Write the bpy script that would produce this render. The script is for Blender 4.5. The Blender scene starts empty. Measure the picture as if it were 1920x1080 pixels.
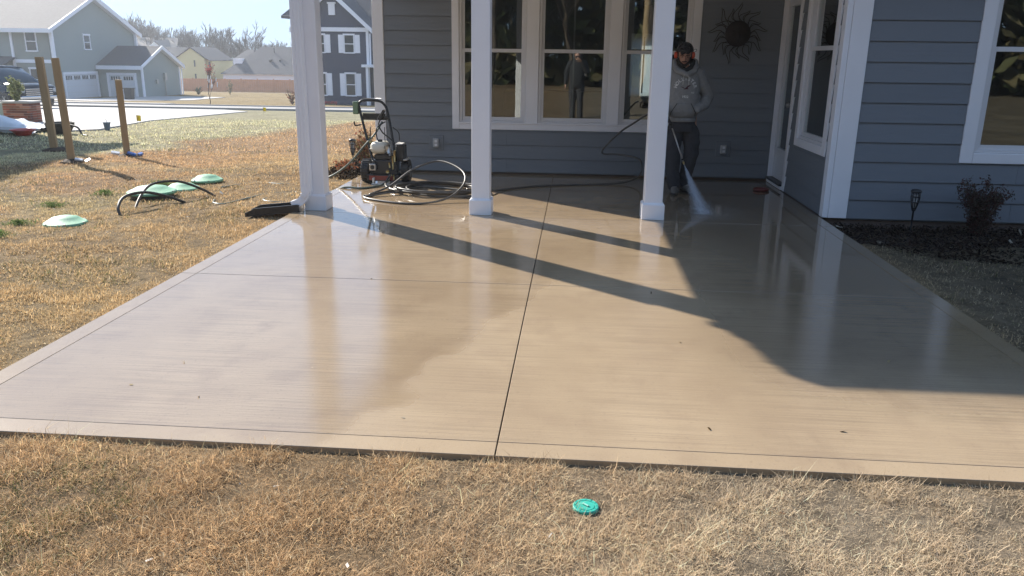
import bpy, bmesh, math, random
import numpy as np
from mathutils import Vector, Matrix, Euler, noise
from mathutils.bvhtree import BVHTree
random.seed(7)
RNG = np.random.default_rng(11)
R = math.radians
scene = bpy.context.scene
col = scene.collection

# ------------------------------------------------------------------ camera, sky, sun, exposure
pitch, yaw, roll, FPX = 2.83451126e-01, -7.62805932e-02, 1.32606110e-02, 1492.15
fv = Vector((math.sin(yaw)*math.cos(pitch), math.cos(yaw)*math.cos(pitch), -math.sin(pitch)))
rv = Vector((math.cos(yaw), -math.sin(yaw), 0)); uv = rv.cross(fv)
r2 = rv*math.cos(roll) + uv*math.sin(roll); u2 = -rv*math.sin(roll) + uv*math.cos(roll)
cam = bpy.data.cameras.new('camera'); cam.sensor_width = 36; cam.lens = FPX/1920*36
cam.clip_start = .02; cam.clip_end = 900
cam_o = bpy.data.objects.new('camera', cam); col.objects.link(cam_o)
mw = Matrix((r2, u2, -fv)).transposed().to_4x4(); mw.translation = (0, 0, 1.5)
cam_o.matrix_world = mw
scene.camera = cam_o

SUN_EL, SUN_AZ = 31.5, -49.5                      # azimuth measured from +Y towards +X
sun_dir = Vector((math.sin(R(SUN_AZ))*math.cos(R(SUN_EL)), math.cos(R(SUN_AZ))*math.cos(R(SUN_EL)), math.sin(R(SUN_EL))))
world = bpy.data.worlds.new('World'); scene.world = world; world.use_nodes = True
nt = world.node_tree; nt.nodes.clear()
sky = nt.nodes.new('ShaderNodeTexSky'); sky.sky_type = 'NISHITA'; sky.sun_disc = False
sky.sun_elevation = R(SUN_EL); sky.sun_rotation = R(SUN_AZ)
sky.air_density = 1.0; sky.dust_density = .15; sky.ozone_density = 1.0
bg = nt.nodes.new('ShaderNodeBackground'); bg.inputs['Strength'].default_value = .14
wo = nt.nodes.new('ShaderNodeOutputWorld')
# thin low clouds mixed into the sky
tc = nt.nodes.new('ShaderNodeTexCoord'); mp = nt.nodes.new('ShaderNodeMapping'); mp.inputs['Scale'].default_value = (3, 3, 11)
nz = nt.nodes.new('ShaderNodeTexNoise'); nz.inputs['Scale'].default_value = 2.2; nz.inputs['Detail'].default_value = 6
cr = nt.nodes.new('ShaderNodeValToRGB'); cr.color_ramp.elements[0].position = .6; cr.color_ramp.elements[1].position = .74
cr.color_ramp.elements[1].color = (.6, .6, .6, 1)
mx = nt.nodes.new('ShaderNodeMixRGB'); mx.inputs[2].default_value = (2.1, 2.2, 2.4, 1)
L_ = nt.links.new
L_(tc.outputs['Generated'], mp.inputs['Vector']); L_(mp.outputs[0], nz.inputs['Vector']); L_(nz.outputs[0], cr.inputs[0])
tn = nt.nodes.new('ShaderNodeMixRGB'); tn.blend_type = 'MULTIPLY'; tn.inputs[0].default_value = 1; tn.inputs[2].default_value = (.89, 1.22, 1.76, 1)
gm = nt.nodes.new('ShaderNodeGamma'); gm.inputs['Gamma'].default_value = .22
L_(sky.outputs[0], gm.inputs[0]); L_(gm.outputs[0], tn.inputs[1]); L_(cr.outputs[0], mx.inputs[0]); L_(tn.outputs[0], mx.inputs[1]); L_(mx.outputs[0], bg.inputs[0]); L_(bg.outputs[0], wo.inputs[0])
sun = bpy.data.lights.new('sun', 'SUN'); sun.energy = 3.7; sun.angle = R(.53); sun.color = (1, .93, .83)
sun_o = bpy.data.objects.new('sun', sun); col.objects.link(sun_o); sun_o.location = (-20, 16, 18)
sun_o.rotation_euler = (-sun_dir).to_track_quat('-Z', 'Y').to_euler()
scene.view_settings.view_transform = 'Standard'; scene.view_settings.look = 'None'
scene.view_settings.exposure = 1.53; scene.view_settings.gamma = 1

# ------------------------------------------------------------------ helpers
MW = {}
class MB:
    def __init__(s): s.v = []; s.f = []
    def box(s, x0, x1, y0, y1, z0, z1, M=None):
        n = len(s.v)
        p = [(x, y, z) for z in (z0, z1) for y in (y0, y1) for x in (x0, x1)]
        if M: p = [tuple(M @ Vector(q)) for q in p]
        s.v += p
        s.f += [tuple(n+i for i in q) for q in ((0,2,3,1), (4,5,7,6), (0,1,5,4), (2,6,7,3), (0,4,6,2), (1,3,7,5))]
        return s
    def obox(s, c, d, e=(0,0,0)):
        M = Matrix.Translation(c) @ Euler(e).to_matrix().to_4x4()
        return s.box(-d[0]/2, d[0]/2, -d[1]/2, d[1]/2, -d[2]/2, d[2]/2, M)
    def prism(s, poly, a, b, axis='x'):
        n = len(s.v); k = len(poly)
        for t in (a, b):
            for p, q in poly:
                s.v.append({'x': (t, p, q), 'y': (p, t, q), 'z': (p, q, t)}[axis])
        s.f.append(tuple(range(n, n+k))[::-1]); s.f.append(tuple(range(n+k, n+2*k)))
        for i in range(k): j = (i+1) % k; s.f.append((n+i, n+j, n+k+j, n+k+i))
        return s
    def tube(s, pts, r, n=8, closed=False, cap=True):
        pts = [Vector(p) for p in pts]; m = len(pts)
        rs = r if isinstance(r, (list, tuple)) else [r]*m
        base = len(s.v); up = None
        for i, p in enumerate(pts):
            a = pts[i-1] if (i or closed) else p; b = pts[(i+1) % m] if (i < m-1 or closed) else p
            d = (b-a).normalized()
            if up is None:
                up = Vector((0,0,1)) if abs(d.z) < .9 else Vector((1,0,0))
            sd = d.cross(up).normalized(); up = sd.cross(d).normalized()
            for k in range(n):
                t = 2*math.pi*k/n
                s.v.append(tuple(p + (sd*math.cos(t)+up*math.sin(t))*rs[i]))
        for i in range(m if closed else m-1):
            j = (i+1) % m
            for k in range(n):
                l = (k+1) % n
                s.f.append((base+i*n+k, base+i*n+l, base+j*n+l, base+j*n+k))
        if cap and not closed:
            s.f.append(tuple(base+k for k in range(n))); s.f.append(tuple(base+(m-1)*n+k for k in range(n))[::-1])
        return s
    def lathe(s, prof, c=(0,0,0), n=24, M=None):
        b = len(s.v)
        for r, z in prof:
            for k in range(n):
                t = 2*math.pi*k/n; p = Vector((r*math.cos(t), r*math.sin(t), z))
                if M: p = M @ p
                s.v.append(tuple(p+Vector(c)))
        for i in range(len(prof)-1):
            for k in range(n):
                l = (k+1) % n; s.f.append((b+i*n+k, b+i*n+l, b+(i+1)*n+l, b+(i+1)*n+k))
        s.f.append(tuple(b+k for k in range(n))[::-1]); s.f.append(tuple(b+(len(prof)-1)*n+k for k in range(n)))
        return s
    def ball(s, c, r, n=10, m=7):
        if not isinstance(r, (tuple, list)): r = (r, r, r)
        b = len(s.v)
        s.v.append((c[0], c[1], c[2]-r[2]))
        for i in range(1, m):
            ph = math.pi*i/m
            for k in range(n):
                t = 2*math.pi*k/n
                s.v.append((c[0]+r[0]*math.sin(ph)*math.cos(t), c[1]+r[1]*math.sin(ph)*math.sin(t), c[2]-r[2]*math.cos(ph)))
        s.v.append((c[0], c[1], c[2]+r[2])); e = len(s.v)-1
        for k in range(n):
            l = (k+1) % n
            s.f.append((b, b+1+l, b+1+k)); s.f.append((e, b+1+(m-2)*n+k, b+1+(m-2)*n+l))
            for i in range(m-2): s.f.append((b+1+i*n+k, b+1+i*n+l, b+1+(i+1)*n+l, b+1+(i+1)*n+k))
        return s
    def quad(s, *p):
        n = len(s.v); s.v += [tuple(q) for q in p]; s.f.append(tuple(range(n, n+len(p)))); return s
    def mesh(s, name, smooth=False):
        me = bpy.data.meshes.new(name); me.from_pydata(s.v, [], s.f); me.update()
        if smooth: me.shade_smooth()
        return me

def tag(o, label=None, cat=None, group=None, kind=None):
    if label: o['label'] = label
    if cat: o['category'] = cat
    if group: o['group'] = group
    if kind: o['kind'] = kind
    return o
def thing(name, loc, label, cat, group=None, rz=0, kind=None):
    o = bpy.data.objects.new(name, None); col.objects.link(o); o.location = loc; o.rotation_euler = (0, 0, rz)
    o.empty_display_size = .1
    MW[o.name] = Matrix.Translation(loc) @ Matrix.Rotation(rz, 4, 'Z')
    return tag(o, label, cat, group, kind)
def link(name, me, parent=None, loc=None, rot=None):
    o = bpy.data.objects.new(name, me); col.objects.link(o)
    if parent:
        o.parent = parent; o.matrix_parent_inverse = MW.get(parent.name, Matrix.Identity(4)).inverted()
    if loc is not None: o.location = loc
    if rot is not None: o.rotation_euler = rot
    if loc is not None or rot is not None:
        MW[o.name] = Matrix.Translation(o.location) @ o.rotation_euler.to_matrix().to_4x4()
    return o
def obj(name, mb, mat, parent=None, smooth=False, bevel=0, kind=None):
    me = mb.mesh(name, smooth); me.materials.append(mat)
    if bevel:
        bm = bmesh.new(); bm.from_mesh(me); bm.normal_update()
        bmesh.ops.recalc_face_normals(bm, faces=bm.faces)
        bmesh.ops.bevel(bm, geom=[e for e in bm.edges if len(e.link_faces) == 2 and e.calc_face_angle(0) > .5], offset=bevel, segments=1, affect='EDGES')
        bm.to_mesh(me); bm.free()
    o = link(name, me, parent)
    if kind: o['kind'] = kind
    return o
def copy_tree(o, parent=None):
    c = o.copy(); col.objects.link(c)
    if parent: c.parent = parent
    for ch in list(o.children): copy_tree(ch, c)
    return c

# value noise (numpy)
_tab = RNG.random((256, 256))
def vn(x, y, s=1.0, o=3):
    x = np.asarray(x, float)*s; y = np.asarray(y, float)*s; t = 0; a = 1; n = 0
    for i in range(o):
        xi = np.floor(x).astype(int); yi = np.floor(y).astype(int); fx = x-xi; fy = y-yi
        fx = fx*fx*(3-2*fx); fy = fy*fy*(3-2*fy)
        g = lambda p, q: _tab[p & 255, q & 255]
        v = (g(xi,yi)*(1-fx)+g(xi+1,yi)*fx)*(1-fy)+(g(xi,yi+1)*(1-fx)+g(xi+1,yi+1)*fx)*fy
        t = t+a*v; n += a; a *= .5; x = x*2.03+17.3; y = y*2.03+5.1
    return t/n

# ------------------------------------------------------------------ materials
def mat(name, c, rough=.6, metal=0, var=.12, vs=3, c2=None, bump=0, bs=60, spec=.5, objrand=0, stretch=None):
    m = bpy.data.materials.new(name); m.use_nodes = True; n = m.node_tree; b = n.nodes['Principled BSDF']
    b.inputs['Roughness'].default_value = rough; b.inputs['Metallic'].default_value = metal
    b.inputs['Specular IOR Level'].default_value = spec
    g = n.nodes.new('ShaderNodeNewGeometry'); src = g.outputs['Position']
    if stretch:
        q = n.nodes.new('ShaderNodeVectorMath'); q.operation = 'MULTIPLY'; q.inputs[1].default_value = stretch
        n.links.new(src, q.inputs[0]); src = q.outputs[0]
    t = n.nodes.new('ShaderNodeTexNoise'); t.inputs['Scale'].default_value = vs; t.inputs['Detail'].default_value = 6
    n.links.new(src, t.inputs['Vector'])
    x = n.nodes.new('ShaderNodeMixRGB'); n.links.new(t.outputs[0], x.inputs[0])
    c2_ = c2 or tuple(v*(1+var*1.5) for v in c)
    x.inputs[1].default_value = (*[v*(1-var*1.5) for v in c], 1) if not c2 else (*c, 1)
    x.inputs[2].default_value = (*c2_, 1)
    out = x.outputs[0]
    if objrand:
        oi = n.nodes.new('ShaderNodeObjectInfo'); mr = n.nodes.new('ShaderNodeMapRange')
        mr.inputs[3].default_value = 1-objrand; mr.inputs[4].default_value = 1+objrand
        n.links.new(oi.outputs['Random'], mr.inputs[0])
        hs = n.nodes.new('ShaderNodeHueSaturation'); n.links.new(mr.outputs[0], hs.inputs['Value']); n.links.new(out, hs.inputs['Color']); out = hs.outputs[0]
    n.links.new(out, b.inputs['Base Color'])
    if bump:
        t2 = n.nodes.new('ShaderNodeTexNoise'); t2.inputs['Scale'].default_value = bs; t2.inputs['Detail'].default_value = 4
        n.links.new(src, t2.inputs['Vector'])
        bu = n.nodes.new('ShaderNodeBump'); bu.inputs['Strength'].default_value = bump; bu.inputs['Distance'].default_value = .01
        n.links.new(t2.outputs[0], bu.inputs['Height']); n.links.new(bu.outputs[0], b.inputs['Normal'])
        mr = n.nodes.new('ShaderNodeMapRange'); mr.inputs[3].default_value = rough-.08; mr.inputs[4].default_value = min(1, rough+.1)
        n.links.new(t2.outputs[0], mr.inputs[0]); n.links.new(mr.outputs[0], b.inputs['Roughness'])
    return m
M = {}
M['siding'] = mat('siding_paint', (.190, .210, .236), .55, var=.05, vs=1.2, bump=.25, bs=40, objrand=.045, stretch=(.15, .15, 1))
M['white'] = mat('white_trim_paint', (.86, .86, .89), .45, var=.03, vs=4, bump=.08, bs=30)
M['vinyl'] = mat('white_vinyl', (.72, .72, .74), .3, var=.02, vs=6)
M['found'] = mat('foundation', (.16, .12, .10), .85, var=.2, vs=5, bump=.4, bs=50)
M['roof'] = mat('roof_shingles', (.075, .075, .082), .9, var=.2, vs=8, bump=.5, bs=30)
M['roof_light'] = mat('roof_shingles_weathered', (.22, .20, .185), .9, var=.12, vs=5, bump=.5, bs=20)
M['drywall'] = mat('drywall', (.30, .29, .27), .8, var=.04)
M['intfloor'] = mat('interior_floor', (.16, .11, .07), .5, var=.15)
M['soffit'] = mat('soffit', (.6, .6, .6), .6, var=.03)
M['black'] = mat('black_rubber', (.018, .018, .018), .5, var=.2, vs=20)
M['blackmetal'] = mat('black_painted_metal', (.03, .032, .034), .38, metal=.3, var=.2, vs=15)
M['plastic_black'] = mat('black_plastic', (.022, .022, .024), .4, var=.2, vs=15)
M['tank'] = mat('cream_fuel_tank', (.62, .60, .52), .35, var=.06, vs=12)
M['steel'] = mat('steel', (.45, .45, .44), .35, metal=.9, var=.2, vs=30)
M['brass'] = mat('brass', (.5, .38, .17), .35, metal=.9, var=.2, vs=30)
M['redlabel'] = mat('faded_red_label', (.25, .045, .03), .5, var=.25, vs=40)
M['green_plastic'] = mat('green_septic_lid', (.10, .28, .17), .6, var=.10, vs=7, bump=.2, bs=30, c2=(.18, .40, .26))
M['teal_plastic'] = mat('teal_valve_lid', (.03, .36, .27), .45, var=.14, vs=16)
M['hose_green'] = mat('garden_hose', (.10, .13, .11), .4, var=.15, vs=10)
M['hose_tan'] = mat('pressure_hose', (.07, .065, .058), .38, var=.25, vs=5, spec=.8)
M['olive'] = mat('olive_box', (.16, .24, .15), .5, var=.12)
M['bronze'] = mat('dark_bronze', (.028, .018, .015), .5, metal=.5, var=.3, vs=25, bump=.3, bs=60)
M['wood_stake'] = mat('treated_wood', (.27, .18, .09), .75, c2=(.40, .29, .16), vs=14, bump=.4, bs=50, stretch=(3, 3, .25))
M['concrete_far'] = mat('pale_concrete', (.36, .345, .33), .75, var=.07, vs=.6)
M['asphalt'] = mat('road_asphalt', (.26, .255, .25), .85, var=.08, vs=.7)
M['door'] = mat('white_door', (.68, .69, .72), .35, var=.02)
M['outlet'] = mat('outlet_cover_plastic', (.42, .43, .44), .12, var=.1, vs=30)
M['soil'] = mat('dark_soil', (.045, .03, .02), .95, var=.3, vs=12, bump=.8, bs=40)
M['mulch'] = mat('mulch_chips', (.018, .012, .009), .9, c2=(.05, .032, .022), vs=30)
M['leaf_red'] = mat('reddish_leaves', (.16, .055, .035), .6, c2=(.10, .11, .04), vs=14)
M['leaf_dark'] = mat('dark_shrub_leaves', (.05, .022, .02), .6, c2=(.03, .035, .02), vs=14)
M['leaf_green'] = mat('green_shrub_leaves', (.13, .16, .07), .6, c2=(.20, .19, .09), vs=6)
M['bark'] = mat('bark', (.10, .075, .055), .9, var=.25, vs=6)
M['bark_far'] = mat('grey_twigs', (.06, .05, .045), .9, var=.2, vs=1)
M['sage'] = mat('sage_siding', (.29, .33, .31), .7, var=.04, vs=.6)
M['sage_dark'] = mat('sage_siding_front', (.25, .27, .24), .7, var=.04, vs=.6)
M['navy'] = mat('navy_siding', (.045, .055, .09), .65, var=.05, vs=.6)
M['yellow'] = mat('yellow_siding', (.70, .62, .32), .7, var=.04, vs=.6)
M['cedar'] = mat('cedar_fence', (.62, .27, .12), .8, var=.14, vs=1.5)
M['garage'] = mat('garage_door_white', (.66, .67, .69), .5, var=.02)
M['carpaint'] = mat('dark_blue_car_paint', (.02, .026, .035), .18, metal=.4, var=.08)
M['chrome'] = mat('chrome', (.75, .75, .76), .15, metal=1, var=.04)
M['brickm'] = [mat('brick_%s' % n, c, .85, var=.14, vs=20, bump=.4, bs=60) for n, c in (('red', (.30, .09, .05)), ('dark', (.16, .06, .045)), ('pink', (.40, .19, .13)), ('brown', (.23, .10, .06)))]
M['mortar'] = mat('mortar', (.40, .37, .34), .9, var=.1)
M['sheet'] = mat('white_plastic_sheet', (.70, .72, .75), .3, var=.06, vs=4)
M['redplastic'] = mat('red_plastic', (.50, .06, .04), .4, var=.1)
M['yellowflag'] = mat('yellow_flag', (.85, .62, .0), .6, var=.05)
M['blueplastic'] = mat('blue_plastic', (.05, .16, .50), .4, var=.1)
M['bluegrey'] = mat('blue_grey_plastic', (.10, .15, .22), .5, var=.1)
M['interior_curtain'] = mat('dark_gap', (.02, .02, .02), .9)
M['pale'] = mat('pale_litter', (.62, .60, .56), .7, var=.1)
M['skin'] = mat('skin', (.44, .24, .165), .5, var=.1, vs=25)
M['hair'] = mat('black_hair', (.012, .010, .009), .6, var=.3, vs=60)
M['hoodie'] = mat('grey_hoodie_cloth', (.28, .28, .275), .95, var=.13, vs=30, bump=.6, bs=120, spec=.2)
M['hoodin'] = mat('dark_hood_lining', (.045, .045, .042), .95, spec=.2)
M['pants'] = mat('charcoal_work_trousers', (.055, .055, .060), .9, var=.2, vs=12, bump=.5, bs=70, spec=.2)
M['shoe'] = mat('worn_grey_shoes', (.10, .09, .08), .8, c2=(.22, .20, .18), vs=30)
M['muff'] = mat('orange_red_ear_muff', (.62, .08, .03), .45, var=.1)
M['print_white'] = mat('faded_white_print', (.78, .78, .76), .9, var=.25, vs=60)
M['print_maroon'] = mat('maroon_print', (.07, .012, .018), .9, var=.2, vs=60)
M['darkcloth'] = mat('dark_jacket_cloth', (.03, .032, .036), .9, var=.2, vs=10)

def curtain_mat():
    m = bpy.data.materials.new('sheer_curtain'); m.use_nodes = True; n = m.node_tree; n.nodes.clear()
    t = n.nodes.new('ShaderNodeBsdfTranslucent'); t.inputs[0].default_value = (.75, .80, .82, 1)
    d = n.nodes.new('ShaderNodeBsdfDiffuse'); d.inputs[0].default_value = (.6, .62, .62, 1)
    x = n.nodes.new('ShaderNodeMixShader'); x.inputs[0].default_value = .35; o = n.nodes.new('ShaderNodeOutputMaterial')
    n.links.new(t.outputs[0], x.inputs[1]); n.links.new(d.outputs[0], x.inputs[2]); n.links.new(x.outputs[0], o.inputs[0]); return m
M['curtain'] = curtain_mat()
def glass_mat(name, tint=(.8, .84, .83), bump=.02, refl=1.0):
    m = bpy.data.materials.new(name); m.use_nodes = True; n = m.node_tree; n.nodes.clear()
    fr = n.nodes.new('ShaderNodeFresnel'); fr.inputs[0].default_value = 1.62
    mu = n.nodes.new('ShaderNodeMath'); mu.operation = 'MULTIPLY'; mu.inputs[1].default_value = 2.2*refl; mu.use_clamp = True
    g = n.nodes.new('ShaderNodeBsdfGlossy'); g.inputs['Roughness'].default_value = .012
    g.inputs['Color'].default_value = (.92, .96, .95, 1)
    t = n.nodes.new('ShaderNodeBsdfTransparent'); t.inputs[0].default_value = (*tint, 1)
    x = n.nodes.new('ShaderNodeMixShader'); o = n.nodes.new('ShaderNodeOutputMaterial')
    ge = n.nodes.new('ShaderNodeNewGeometry'); nz = n.nodes.new('ShaderNodeTexNoise'); nz.inputs['Scale'].default_value = 2.5
    bu = n.nodes.new('ShaderNodeBump'); bu.inputs['Strength'].default_value = bump; bu.inputs['Distance'].default_value = .02
    n.links.new(ge.outputs['Position'], nz.inputs['Vector']); n.links.new(nz.outputs[0], bu.inputs['Height']); n.links.new(bu.outputs[0], g.inputs['Normal'])
    n.links.new(fr.outputs[0], mu.inputs[0]); n.links.new(mu.outputs[0], x.inputs[0])
    n.links.new(t.outputs[0], x.inputs[1]); n.links.new(g.outputs[0], x.inputs[2]); n.links.new(x.outputs[0], o.inputs[0]); return m
M['glass'] = glass_mat('window_glass')
M['farglass'] = mat('far_window_glass', (.045, .055, .06), .08, var=.2, vs=1.5)
M['carglass'] = mat('windscreen_glass', (.05, .07, .09), .05, var=.1)

def leaf_mat(name, rough=.85, trans=.42):
    m = bpy.data.materials.new(name); m.use_nodes = True; n = m.node_tree; n.nodes.clear()
    a = n.nodes.new('ShaderNodeVertexColor'); a.layer_name = 'tone'
    d = n.nodes.new('ShaderNodeBsdfDiffuse'); t = n.nodes.new('ShaderNodeBsdfTranslucent'); x = n.nodes.new('ShaderNodeMixShader')
    x.inputs[0].default_value = trans; o = n.nodes.new('ShaderNodeOutputMaterial')
    n.links.new(a.outputs[0], d.inputs[0]); n.links.new(a.outputs[0], t.inputs[0])
    n.links.new(d.outputs[0], x.inputs[1]); n.links.new(t.outputs[0], x.inputs[2]); n.links.new(x.outputs[0], o.inputs[0]); return m
M['grass'] = leaf_mat('dormant_grass_blades'); M['leaves'] = leaf_mat('leaf_cloud', trans=.25)

# wet broom-finished concrete
def concrete_mat(name, broom=True):
    m = bpy.data.materials.new(name); m.use_nodes = True; n = m.node_tree; b = n.nodes['Principled BSDF']; lk = n.links.new
    N = n.nodes.new
    def math_(op, a=None, c=None, v=None, clamp=False):
        q = N('ShaderNodeMath'); q.operation = op; q.use_clamp = clamp
        for i, s in enumerate((a, c)):
            if s is None: continue
            if isinstance(s, (int, float)): q.inputs[i].default_value = s
            else: lk(s, q.inputs[i])
        return q.outputs[0]
    def noise_(scale, det=5, stretch=None, rough=.5):
        t = N('ShaderNodeTexNoise'); t.inputs['Scale'].default_value = scale; t.inputs['Detail'].default_value = det
        t.inputs['Roughness'].default_value = rough
        if stretch:
            q = N('ShaderNodeVectorMath'); q.operation = 'MULTIPLY'; q.inputs[1].default_value = stretch; lk(g.outputs['Position'], q.inputs[0]); lk(q.outputs[0], t.inputs['Vector'])
        else: lk(g.outputs['Position'], t.inputs['Vector'])
        return t.outputs[0]
    def ramp(v, a, c):
        q = N('ShaderNodeMapRange'); q.interpolation_type = 'SMOOTHSTEP'; q.inputs[1].default_value = a; q.inputs[2].default_value = c; lk(v, q.inputs[0]); return q.outputs[0]
    def mix(f, a, c):
        q = N('ShaderNodeMixRGB'); 
        if isinstance(f, float): q.inputs[0].default_value = f
        else: lk(f, q.inputs[0])
        for i, s in ((1, a), (2, c)):
            if isinstance(s, tuple): q.inputs[i].default_value = (*s, 1)
            else: lk(s, q.inputs[i])
        return q.outputs[0]
    g = N('ShaderNodeNewGeometry'); sp = N('ShaderNodeSeparateXYZ'); lk(g.outputs['Position'], sp.inputs[0])
    big = noise_(.9, 4); mid = noise_(5, 6); fine = noise_(90, 3, None, .7); grain = noise_(260, 3, None, .7)
    # drying boundary: a curve across the left slab where standing water ends
    wob = math_('MULTIPLY', math_('SUBTRACT', noise_(2.2, 4), .5), .5)
    cx = math_('ADD', math_('MULTIPLY', math_('SUBTRACT', sp.outputs[1], 3.25), .30), -.80)
    edge = math_('ADD', math_('SUBTRACT', sp.outputs[0], cx), wob)
    dry = math_('MULTIPLY', ramp(edge, -.07, .07), math_('SUBTRACT', 1.0, ramp(sp.outputs[1], 4.8, 6.4)))
    strip = math_('MULTIPLY', ramp(edge, -.55, -.1), math_('SUBTRACT', 1.0, ramp(edge, -.06, .06)))
    strip = math_('MULTIPLY', strip, math_('SUBTRACT', 1.0, ramp(sp.outputs[1], 4.5, 5.6)))
    base = mix(ramp(big, .3, .7), (.305, .222, .138), (.385, .290, .185))
    base = mix(math_('MULTIPLY', ramp(mid, .45, .75), .4), base, (.25, .175, .112))
    base = mix(math_('MULTIPLY', strip, .18), base, (.20, .138, .085))
    base = mix(math_('MULTIPLY', dry, .08), base, (.40, .31, .21))
    base = mix(math_('MULTIPLY', ramp(fine, .5, .8), .25), base, (.46, .37, .27))
    base = mix(math_('MULTIPLY', ramp(grain, .56, .70), .5), base, (.13, .10, .075))
    base = mix(math_('MULTIPLY', ramp(noise_(55, 4, None, .8), .57, .68), .5), base, (.16, .12, .085))
    base = mix(math_('MULTIPLY', ramp(noise_(3.1, 7, (1, .5, 1), .7), .56, .66), .20), base, (.22, .155, .10))
    br = noise_(1, 3, (1.3, 190, 1))
    if broom: base = mix(math_('MULTIPLY', ramp(br, .46, .62), .40), base, (.17, .125, .085))
    # standing water film: very smooth near the house, broken towards the lawn
    film = ramp(math_('ADD', math_('MULTIPLY', math_('SUBTRACT', sp.outputs[1], 5.6), .16), noise_(1.3, 5)), .42, .78)
    right = math_('MULTIPLY', ramp(sp.outputs[0], .5, 1.5), ramp(math_('ADD', sp.outputs[1], math_('MULTIPLY', wob, 1.2)), 3.1, 4.1))  # wetter right side; also masks the roof shade painted in below
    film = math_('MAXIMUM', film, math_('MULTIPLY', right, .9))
    film = math_('MULTIPLY', film, math_('SUBTRACT', 1.0, math_('MULTIPLY', dry, .8)))
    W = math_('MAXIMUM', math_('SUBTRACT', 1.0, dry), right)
    W = math_('MULTIPLY', W, math_('ADD', .72, math_('MULTIPLY', film, .28)))
    wet = N('ShaderNodeVectorMath'); wet.operation = 'SCALE'; lk(base, wet.inputs[0]); lk(math_('SUBTRACT', math_('SUBTRACT', 1.0, math_('MULTIPLY', W, .03)), math_('MULTIPLY', right, .40)), wet.inputs['Scale']); lk(wet.outputs[0], b.inputs['Base Color'])  # W darkens for wetness; right puts the porch roof's shade into the colour
    ro = N('ShaderNodeMapRange'); lk(W, ro.inputs[0]); ro.inputs[3].default_value = .34; ro.inputs[4].default_value = .045 if broom else .10
    lk(math_('ADD', ro.outputs[0], math_('MULTIPLY', math_('SUBTRACT', mid, .5), .025)), b.inputs['Roughness'])
    b.inputs['IOR'].default_value = 1.62
    sl = N('ShaderNodeMapRange'); lk(W, sl.inputs[0]); sl.inputs[3].default_value = .45; sl.inputs[4].default_value = 1.0 if broom else .8; lk(sl.outputs[0], b.inputs['Specular IOR Level'])
    br2 = noise_(1, 3, (.5, 46, 1)); rip = noise_(1, 3, (5, 17, 1))
    hgt = math_('ADD', math_('MULTIPLY', br, 1.0 if broom else .15), math_('MULTIPLY', fine, .8))
    hgt = math_('ADD', hgt, math_('MULTIPLY', br2, .8 if broom else .2))
    bu = N('ShaderNodeBump'); bu.inputs['Distance'].default_value = .0006; lk(hgt, bu.inputs['Height'])
    st = N('ShaderNodeMapRange'); lk(film, st.inputs[0]); st.inputs[3].default_value = .38; st.inputs[4].default_value = .035; lk(st.outputs[0], bu.inputs['Strength'])
    bu2 = N('ShaderNodeBump'); bu2.inputs['Distance'].default_value = .002; bu2.inputs['Strength'].default_value = .2; lk(rip, bu2.inputs['Height']); lk(bu.outputs[0], bu2.inputs['Normal'])
    lk(bu2.outputs[0], b.inputs['Normal'])
    return m
M['concrete'] = concrete_mat('wet_broomed_concrete'); M['concrete_edge'] = concrete_mat('wet_troweled_concrete', False)

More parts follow.
